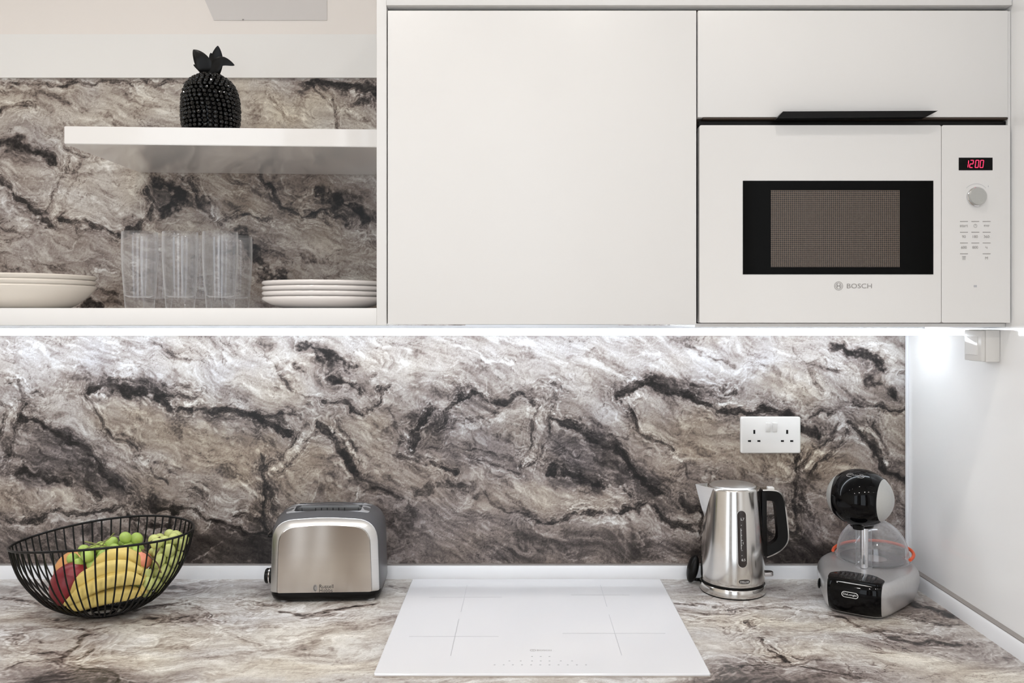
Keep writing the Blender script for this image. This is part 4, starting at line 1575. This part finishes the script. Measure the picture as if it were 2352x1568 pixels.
prof_g = lambda z: float(np.interp(z, [.0045, .012, .028, .046, .056, .064, .0705, .0742, .0755], [.017, .009, .003, -.0005, -.001, .0005, .004, .009, .015]))
bm = NB()
rows = []
for z in np.linspace(.008, .0715, 12):
    g = prof_g(z) - .0012
    w = .0535 - .002 * (1 - z / .07)
    rows.append([(x, front_y(x, g), z) for x in np.linspace(-w, w, 22)])
loft(bm, rows, closed=False, cap0=False, cap1=False)
fpn = obj('front_panel', bm, M['blackgloss'], t, smooth=60, label='glossy black front panel')
# drip tray on top of the front
bm = NB()
dt = [(p.x, p.y) for p in roundpoly([(-.053, -.113), (.053, -.113), (.055, -.075), (.03, -.048), (-.03, -.048), (-.055, -.075)], [.012, .012, .02, .03, .03, .02], 6)]
prism(bm, dt, 'z', .0705, .0772, .0008)
dtr = obj('drip_tray', bm, M['blackgloss'], t, label='black drip tray')
bm = NB()
for k in range(9):
    x = -.036 + k * .009
    box(bm, x - .0011, x + .0011, -.103, -.058, .0770, .0779)
box(bm, -.041, .041, -.106, -.103, .0770, .0779)
obj('drip_grid', bm, M['black'], dtr)
# maker plate on the front panel
def on_front(u, v, zc, off=.0018):
    z = zc + v
    return Vector((u, front_y(u, prof_g(z) - off), z))


def pill(bm, w, h, th, mp, n=10):
    def ringp(a, b_):
        o_ = []
        for s, c0 in ((1, a - b_), (-1, -(a - b_))):
            for i in range(n + 1):
                ang = (-PI / 2 + PI * i / n) if s > 0 else (PI / 2 + PI * i / n)
                o_.append((c0 + b_ * math.cos(ang), b_ * math.sin(ang)))
        return o_
    A, B = ringp(w, h), ringp(w - th, h - th)
    va, vb = [bm.verts.new(mp(*p)) for p in A], [bm.verts.new(mp(*p)) for p in B]
    for i in range(len(A)):
        j = (i + 1) % len(A)
        bm.faces.new((va[i], va[j], vb[j], vb[i]))


bm = NB()
mp_ = lambda u, v: on_front(u - .006, v, .050)
pill(bm, .0165, .0062, .0012, mp_)
mk = obj('maker_plate', bm, M['print_white'], fpn, smooth=0)
obj('lettering', text_bm('DeLonghi', h=.0052, w=.026, mapf=mp_), M['print_white'], mk, smooth=0)
bm = NB()
ellipsoid(bm, (-.0795, -.066, .046), (.003, .008, .011))
obj('power_button', bm, M['black'], t)
# column
bm = NB()
lathe(bm, [(0, .0757), (.0178, .0757), (.0165, .085), (.0160, .18), (0, .18)], 36, (0, 0, 0))
obj('column', bm, M['acryl_clear'], t, smooth=40, label='clear column')
bm = NB()
lathe(bm, [(0, .0765), (.0085, .0765), (.0085, .179), (0, .179)], 24, (.001, 0, 0))
obj('inner_tube', bm, M['chrome'], t, label='chrome tube inside the column')
# head: black ball with silver side caps
HC, HR = Vector((0, -.045, .2385)), .0675
ca = .68
rx = Matrix.Rotation(-.10, 3, 'Z')
zs_k = .90


def head_pt(lat, ang, r):
    rr = math.sqrt(max(1 - lat * lat, 0)) * r
    p = Vector((lat * r, -rr * math.cos(ang), rr * math.sin(ang) * zs_k))
    return HC + rx @ p


def ball_part(lats, r, cap0=False, cap1=False, n=56):
    bm = NB()
    loft(bm, [[head_pt(l, 2 * PI * i / n, r) for i in range(n)] for l in lats], cap0=cap0, cap1=cap1)
    return bm


hd = obj('head', ball_part(np.linspace(-ca, ca, 30), HR, True, True), M['blackgloss'], t, smooth=50, label='glossy black round head')
for s in (-1, 1):
    ls = [s * v for v in (ca + .004, ca + .012, .75, .80, .85, .89, .925, .955, .975, .988, .996, .9995)]
    obj('side_cap', ball_part(ls, HR * 1.004, True, True), M['silver_light'], hd, smooth=50, label='pale silver side cap of the head')
bm = NB()
lathe(bm, [(0, -.004), (.024, -.004), (.0255, .002), (.027, .014), (0, .014)], 32, (HC.x, HC.y + .022, HC.z - HR * zs_k - .0015))
obj('head_neck', bm, M['black'], hd, smooth=40)
bm = NB()
lathe(bm, [(0, -.006), (.011, -.006), (.013, .006), (0, .006)], 24, (HC.x, HC.y - .018, HC.z - HR * zs_k * .95))
obj('nozzle', bm, M['black'], hd, smooth=40)
top_map = lambda u, v: head_pt(u / HR, PI / 2 - .52 + v / HR, HR + .0006)
bm = NB()
pill(bm, .018, .0065, .0013, top_map)
hp_ = obj('maker_plate', bm, M['print_mid'], hd, smooth=0)
obj('lettering', text_bm('DeLonghi', h=.0055, w=.028, mapf=top_map), M['print_mid'], hd, smooth=0)
# water tank dome behind the column
TC = (.004, .085, 0)
RT, HT = .0765, .091
bm = NB()
th = .0018
prof = [(RT, .0765), (RT + .003, .079), (RT + .003, .083), (RT, .086)]
for k in range(1, 15):
    a = PI / 2 * k / 14
    prof.append((RT * math.cos(a) if k < 14 else 0, .086 + (HT - .010) * math.sin(a)))
prof2 = [(max(r - th, 0) if r > 0 else 0, z - (th if z > .1 else 0)) for r, z in prof if z >= .086]
lathe(bm, prof + prof2[::-1] + [(RT - th, .0765)], 56, TC, closed_profile=False)
bmesh.ops.delete(bm, geom=[f for f in bm.faces if len(f.verts) > 4], context='FACES')
obj('water_tank', bm, M['acryl_clear'], t, smooth=40, label='clear domed water tank')
bm = NB()
lathe(bm, [(.030, .0757), (.068, .0757), (.070, .0775), (.066, .0785), (.05, .0782), (.032, .0775)], 48, TC, closed_profile=True)
obj('tank_floor', bm, M['shell'], t, smooth=40)
bm = NB()
tube(bm, [(TC[0] + .0845 * math.cos(a), TC[1] + .0845 * math.sin(a), .089 + .008 * math.sin(a + .55)) for a in np.linspace(-.30, PI + .16, 48)], .0036, 8)
obj('tank_ring', bm, M['orange'], t, smooth=60, label='orange ring behind the tank')

# ------------------------------------------------------------------ wire fruit basket
BC = Vector((-.8825, 1.722, WT))
t = thing('fruit_basket', 'black wire fruit basket with a wavy rim on the worktop', 'basket', BC, local=True)
FT = np.array([0, .04, .10, .2, .4, .6, .8, 1.0])
FF = np.array([.22, .37, .50, .64, .80, .90, .965, 1.0])
AXB, AYB = .183, .138


def rim_h(th):
    return .1655 + .0115 * math.cos(th) - .005 * math.cos(2 * th) - 0.004


def bowl(th, tt):
    f = float(np.interp(tt, FT, FF))
    return Vector((AXB * f * math.cos(th), AYB * f * math.sin(th), .004 + tt * rim_h(th)))


bm = NB()
tube(bm, [bowl(2 * PI * i / 80, 1.0) for i in range(80)], .0025, 8, closed=True)
obj('rim', bm, M['blackmetal'], t, smooth=60)
bm = NB()
tube(bm, [bowl(2 * PI * i / 48, 0.0) - Vector((0, 0, .001)) for i in range(48)], .003, 8, closed=True)
tube(bm, [Vector((.52, .52, 1)) * 0 + Vector((bowl(2 * PI * i / 48, 0).x * .55, bowl(2 * PI * i / 48, 0).y * .55, .003)) for i in range(40 + 8)], .0022, 6, closed=True)
obj('base_ring', bm, M['blackmetal'], t, smooth=60)
NW = 56
for k in range(NW):
    th_ = 2 * PI * (k + .5) / NW
    pts = [bowl(th_, x) for x in (0, .04, .1, .2, .32, .45, .6, .75, .88, 1.0)]
    bm = NB()
    tube(bm, catmull(pts, 2), .0017, 6)
    obj('wire', bm, M['blackmetal'], t, smooth=60)


# ------------------------------------------------------------------ fruit
def P3(px, py, Y):
    x, z = XZ(px, py, Y)
    return Vector((x, Y, z))


def banana_bm(pts, r):
    path = catmull(pts, 6)
    n = len(path)
    rad = []
    for i in range(n):
        f = i / (n - 1)
        k = min(1.0, .36 + 3.2 * f if f < .2 else 1.0, .28 + 3.0 * (1 - f) if f > .75 else 1.0)
        rad.append(r * k)
    bm = NB()
    P = path
    up = Vector((0, -1, .3)).normalized()
    rings = []
    for i in range(n):
        tt = (P[min(i + 1, n - 1)] - P[max(i - 1, 0)]).normalized()
        s = tt.cross(up).normalized()
        u = s.cross(tt).normalized()
        ring = []
        for k in range(20):
            a = 2 * PI * k / 20
            rr = rad[i] * (1 + .085 * math.cos(5 * a))
            ring.append(P[i] + rr * (math.cos(a) * s + math.sin(a) * u))
        rings.append(ring)
    loft(bm, rings)
    return bm, P[-1], (P[-1] - P[-3]).normalized(), rad[-1]


t = thing('banana_bunch', 'bunch of ripe yellow bananas at the front of the wire basket', 'bananas', P3(240, 1395, 1.66), 0)
BAN = [
    ([(322, 1300, 1.700), (300, 1280, 1.695), (268, 1274, 1.69), (236, 1288, 1.69), (208, 1310, 1.69)], .0145),
    ([(326, 1312, 1.675), (290, 1303, 1.668), (255, 1303, 1.662), (218, 1315, 1.66), (186, 1334, 1.662), (165, 1362, 1.668)], .0138),
    ([(330, 1336, 1.664), (295, 1328, 1.656), (250, 1334, 1.650), (208, 1350, 1.651), (176, 1371, 1.656), (150, 1387, 1.664)], .0145),
    ([(326, 1361, 1.668), (292, 1362, 1.661), (246, 1370, 1.658), (205, 1380, 1.662), (178, 1388, 1.665), (156, 1390, 1.670)], .0155),
]
for pts, r in BAN:
    bm, tip, d, rt = banana_bm([P3(*p) for p in pts], r)
    bo = obj('banana', bm, M['banana'], t, smooth=60)
    bm = NB()
    tube(bm, [tip - d * .001, tip + d * .003, tip + d * .006], [rt * .9, rt * .75, rt * .45], 10)
    obj('tip', bm, M['banana_tip'], bo)
bm = NB()
tube(bm, catmull([P3(318, 1300, 1.705), P3(326, 1318, 1.690), P3(331, 1340, 1.676), P3(328, 1361, 1.672)], 5), .0085, 10)
obj('crown', bm, M['banana'], t, smooth=60)


def fruit(name, label, cat, c, r, rot, mat, warp=None):
    bm = NB()
    ellipsoid(bm, c, r, rot, 28, 18, warp)
    th_ = thing(name, label, cat, (c[0], c[1], c[2] - r[2]))
    obj('flesh', bm, mat, th_, smooth=80)
    bm = NB()
    a = Vector(c) + rot @ Vector((0, 0, r[2] * .96))
    tube(bm, [a, a + (rot @ Vector((0, 0, .004))), a + (rot @ Vector((.001, 0, .008)))], [.003, .002, .0016], 8)
    obj('stalk', bm, M['stem_brown'], th_)


def mango_warp(p):
    return Vector((p.x + .12 * p.z * p.z, p.y, p.z)) * (1 + .08 * p.z)


fruit('mango', 'dark red mango leaning behind the bananas in the wire basket', 'mango', P3(158, 1343, 1.700), (.037, .036, .048), Matrix.Rotation(.45, 3, 'Y'), M['mango_red'], mango_warp)
fruit('mango', 'golden orange mango behind the dark red one in the basket', 'mango', P3(168, 1305, 1.772), (.036, .034, .046), Matrix.Rotation(1.0, 3, 'Y'), M['mango_gold'], mango_warp)
fruit('peach', 'coral pink peach between the bananas and the grapes', 'peach', P3(326, 1288, 1.715), (.020, .020, .019), Matrix.Rotation(.2, 3, 'Y'), M['peach'])


def grapes(label, seeds, mat, group_r, stems, stem_mat):
    cs = []
    for c, n, rad in seeds:
        tries = 0
        made = 0
        peach_ = P3(326, 1287, 1.708)
        while made < n and tries < 4000:
            tries += 1
            v = Vector((random.gauss(0, 1), random.gauss(0, 1), random.gauss(0, 1)))
            v = v.normalized() * random.random() ** .4
            p = c + Vector((v.x * rad[0], v.y * rad[1], v.z * rad[2]))
            if (p - peach_).length > .034 and all((p - q).length > group_r * 1.72 for q in cs):
                q_ = p - BC
                # keep inside the bowl
                e = math.hypot(q_.x / AXB, q_.y / AYB)
                tt = min(max(q_.z / .165, 0), 1)
                if e < float(np.interp(tt, FT, FF)) - .085:
                    cs.append(p)
                    made += 1
    base = sum(cs, Vector()) / len(cs)
    th_ = thing('grape_bunch', label, 'grapes', (base.x, base.y, min(c.z for c in cs) - group_r))
    proto = None
    for c in cs:
        k = random.uniform(.92, 1.08)
        if proto is None:
            bm = NB()
            ellipsoid(bm, (0, 0, 0), (group_r * .95, group_r * .95, group_r * 1.1), None, 16, 10)
            proto = obj('grape', bm, mat, th_, smooth=80, world_space=False)
            o_ = proto
        else:
            o_ = proto.copy()
            COL.objects.link(o_)
            o_.parent = th_
        o_.location = c - Vector(th_.location)
        o_.rotation_euler = (random.uniform(-.7, .7), random.uniform(-.7, .7), random.uniform(0, 3))
        o_.scale = (k, k, k)
    for pts in stems:
        bm = NB()
        tube(bm, catmull([P3(*p) for p in pts], 5), .0014, 6)
        obj('stem', bm, stem_mat, th_)


grapes('bright green grapes heaped behind the bananas with thin stems',
       [(P3(262, 1262, 1.745), 20, (.045, .03, .018)), (P3(200, 1278, 1.715), 14, (.036, .022, .018)), (P3(300, 1255, 1.75), 9, (.02, .02, .03)), (P3(240, 1300, 1.75), 20, (.06, .03, .03))],
       M['grape'], .0128,
       [[(180, 1268, 1.70), (215, 1252, 1.70), (245, 1240, 1.71), (262, 1224, 1.71)], [(195, 1243, 1.71), (225, 1250, 1.705), (250, 1256, 1.71)],
        [(200, 1262, 1.70), (228, 1256, 1.70), (240, 1246, 1.70)]], M['stem'])
grapes('yellow green grapes against the higher end of the wire basket',
       [(P3(385, 1270, 1.735), 34, (.036, .05, .045)), (P3(355, 1320, 1.72), 24, (.03, .05, .035)), (P3(410, 1275, 1.73), 14, (.018, .04, .03))],
       M['grape_y'], .0124,
       [[(325, 1262, 1.66), (345, 1278, 1.655), (362, 1295, 1.655), (370, 1315, 1.66)], [(335, 1250, 1.70), (352, 1240, 1.70), (368, 1233, 1.70)],
        [(350, 1285, 1.66), (360, 1270, 1.66), (366, 1258, 1.67)]], M['stem_brown'])


# ------------------------------------------------------------------ crockery
def plate_prof(R, h, th, deep):
    """closed (r, z) section of a plate that rises to its rim"""
    foot = R * .56
    out = [(0, .0), (foot, 0)]
    for k in range(1, 9):
        f = k / 8
        out.append((foot + (R - foot) * f, h * (f ** (1.55 if deep else 1.9))))
    out.append((R + .0008, h + th * .5))
    top = [(R - .001, h + th)]
    for k in range(7, 0, -1):
        f = k / 8
        top.append((foot * .98 + (R - foot) * f, h * (f ** (1.7 if deep else 2.0)) + th))
    return out + top + [(foot * .95, th), (0, th)]


BT = 1.5438


def plates(cx_, cy_, R, specs, mat, names):
    z = BT
    for (h, th, dz, deep), (lab, cat, nm, grp) in zip(specs, names):
        bm = NB()
        lathe(bm, plate_prof(R, h, th, deep), 64)
        o_ = obj(nm, bm, mat, None, smooth=50)
        o_.location = (cx_, cy_, z)
        tag(o_, lab, cat, grp)
        z += dz


gd = 'cream deep plates stacked at the open end of the unit'
plates(-1.03, 1.70, .128, [(.043, .005, .0106, True), (.043, .005, .0106, True), (.043, .005, .0106, True)], M['china'],
       [('lowest cream deep plate of the stack farther from the cabinet', 'plate', 'deep_plate', gd),
        ('middle cream deep plate of the stack of three', 'plate', 'deep_plate', gd),
        ('topmost cream deep plate of the stack of three', 'plate', 'deep_plate', gd)])
gd = 'white flat plates stacked beside the tall cabinet'
plates(-.4085, 1.70, .1255, [(.018, .0055, .0107, False)] * 4, M['china_white'],
       [('lowest white flat plate of the stack beside the cabinet side panel', 'plate', 'dinner_plate', gd),
        ('second white flat plate up in the stack beside the side panel', 'plate', 'dinner_plate', gd),
        ('third white flat plate up in the stack beside the side panel', 'plate', 'dinner_plate', gd),
        ('topmost white flat plate of the stack beside the side panel', 'plate', 'dinner_plate', gd)])

# tumblers
HG = .1555
op = [(0, 0), (.0262, 0), (.0275, .0015), (.0288, .02), (.0310, .045), (.0335, .08), (.0347, .11), (.0347, .135), (.0340, HG - .001)]
ip = [(.0333, HG), (.0326, HG - .001), (.0332, .135), (.0331, .11), (.0319, .08), (.0294, .045), (.0273, .026), (.02, .0228), (0, .0222)]
GL = [(321, 1.655, 'front clear tumbler nearest the deep plates'), (414, 1.655, 'front clear tumbler in the middle of the front row'),
      (506, 1.655, 'front clear tumbler nearest the white flat plates'), (362, 1.745, 'rear clear tumbler partly behind the first front tumbler'),
      (455, 1.745, 'rear clear tumbler in the middle of the back row'), (541, 1.745, 'rear clear tumbler sticking out beside the white flat plates')]
g0 = None
for px_, Y, lab in GL:
    if g0 is None:
        bm = NB()
        lathe(bm, op + ip, 48)
        g0 = obj('tumbler', bm, M['clear'], None, smooth=40)
        o_ = g0
    else:
        o_ = g0.copy()
        COL.objects.link(o_)
    o_.location = ((px_ - CX) * Y / FPX, Y, BT)
    tag(o_, lab, 'glass', 'clear tumblers in two rows')

# ------------------------------------------------------------------ pineapple ornament
pc = Vector(((484 - CX) * 1.72 / FPX, 1.72, 0))
pc.z = shelf_z(pc.x - .03) + .0002
t = thing('pineapple_ornament', 'glossy black pineapple ornament standing on the floating shelf', 'ornament', pc, local=True)
PB = [(0, .046), (.012, .052), (.035, .0555), (.06, .0558), (.085, .0535), (.103, .048), (.117, .038), (.126, .025), (.130, .010)]
pr_ = lambda z: float(np.interp(z, [p[0] for p in PB], [p[1] for p in PB]))
bm = NB()
lathe(bm, [(0, 0)] + [(r - .002, z) for z, r in PB] + [(0, .1305)], 48)
obj('body', bm, M['blackgloss'], t, smooth=50)
bm = NB()
row = 0
z = .006
while z < .127:
    r = pr_(z)
    n = max(6, int(2 * PI * r / .0102))
    for i in range(n):
        a = 2 * PI * (i + .5 * row + .33 * row) / n
        c = Vector((r * math.cos(a), r * math.sin(a), z))
        q = .0052 * random.uniform(.85, 1.1)
        tt = NB()
        bmesh.ops.create_icosphere(tt, subdivisions=2, radius=q, matrix=Matrix.Rotation(random.random() * 3, 4, 'X') @ Matrix.Rotation(random.random() * 3, 4, 'Z'))
        for v in tt.verts:
            v.co += c + Vector((math.cos(a), math.sin(a), 0)) * .0008
        merge(bm, tt)
    row += 1
    z += .0086 if z < .1 else .0066
nb = obj('bobbles', bm, M['blacklacquer'], t, smooth=0)
nb['kind'] = 'stuff'


def leaf(path, w, tilt=0):
    """thick pointed leaf along a path (x, z in metres from the crown, y forward)"""
    P = catmull(path, 6)
    n = len(P)
    bm = NB()
    rings = []
    for i in range(n):
        f = i / (n - 1)
        ww = w * (0.55 + 1.5 * f * (1 - f) * 1.2) * (1 - f ** 5) + .0008
        d = (P[min(i + 1, n - 1)] - P[max(i - 1, 0)]).normalized()
        s = d.cross(Vector((math.sin(tilt), -math.cos(tilt), 0))).normalized()
        k = s.cross(d).normalized()
        hh = ww * .28
        rings.append([P[i] + s * ww, P[i] + s * ww * .45 + k * hh * .5, P[i] + k * hh * .1, P[i] - s * ww * .45 + k * hh * .5, P[i] - s * ww, P[i] - k * hh * 1.1])
    loft(bm, rings)
    return bm


lx = lambda px: (px - 484) * 1.72 / FPX
lz_ = lambda py: EYE - (py - CY) * 1.72 / FPX - pc.z
LV = [
    ([(482, 180, 0), (478, 160, -.012), (465, 138, -.016), (450, 119, -.014)], .0125),
    ([(487, 180, .004), (490, 155, .008), (494, 128, .010), (498, 103, .006)], .0115),
    ([(488, 180, -.006), (497, 160, -.012), (516, 146, -.016), (543, 154, -.012)], .009),
    ([(478, 180, -.004), (468, 165, .004), (457, 155, .008), (441, 146, .008)], .0055),
    ([(480, 180, .008), (468, 150, .016), (452, 122, .020), (436, 107, .020)], .0065),
    ([(484, 180, .010), (480, 150, .022), (476, 125, .026), (474, 113, .024)], .0055),
]
for pts, w in LV:
    obj('leaf', leaf([(lx(a), y, lz_(b)) for a, b, y in pts], w * 1.3), M['black'], t, smooth=35)

for o_ in LOCALS:
    del o_['_local']
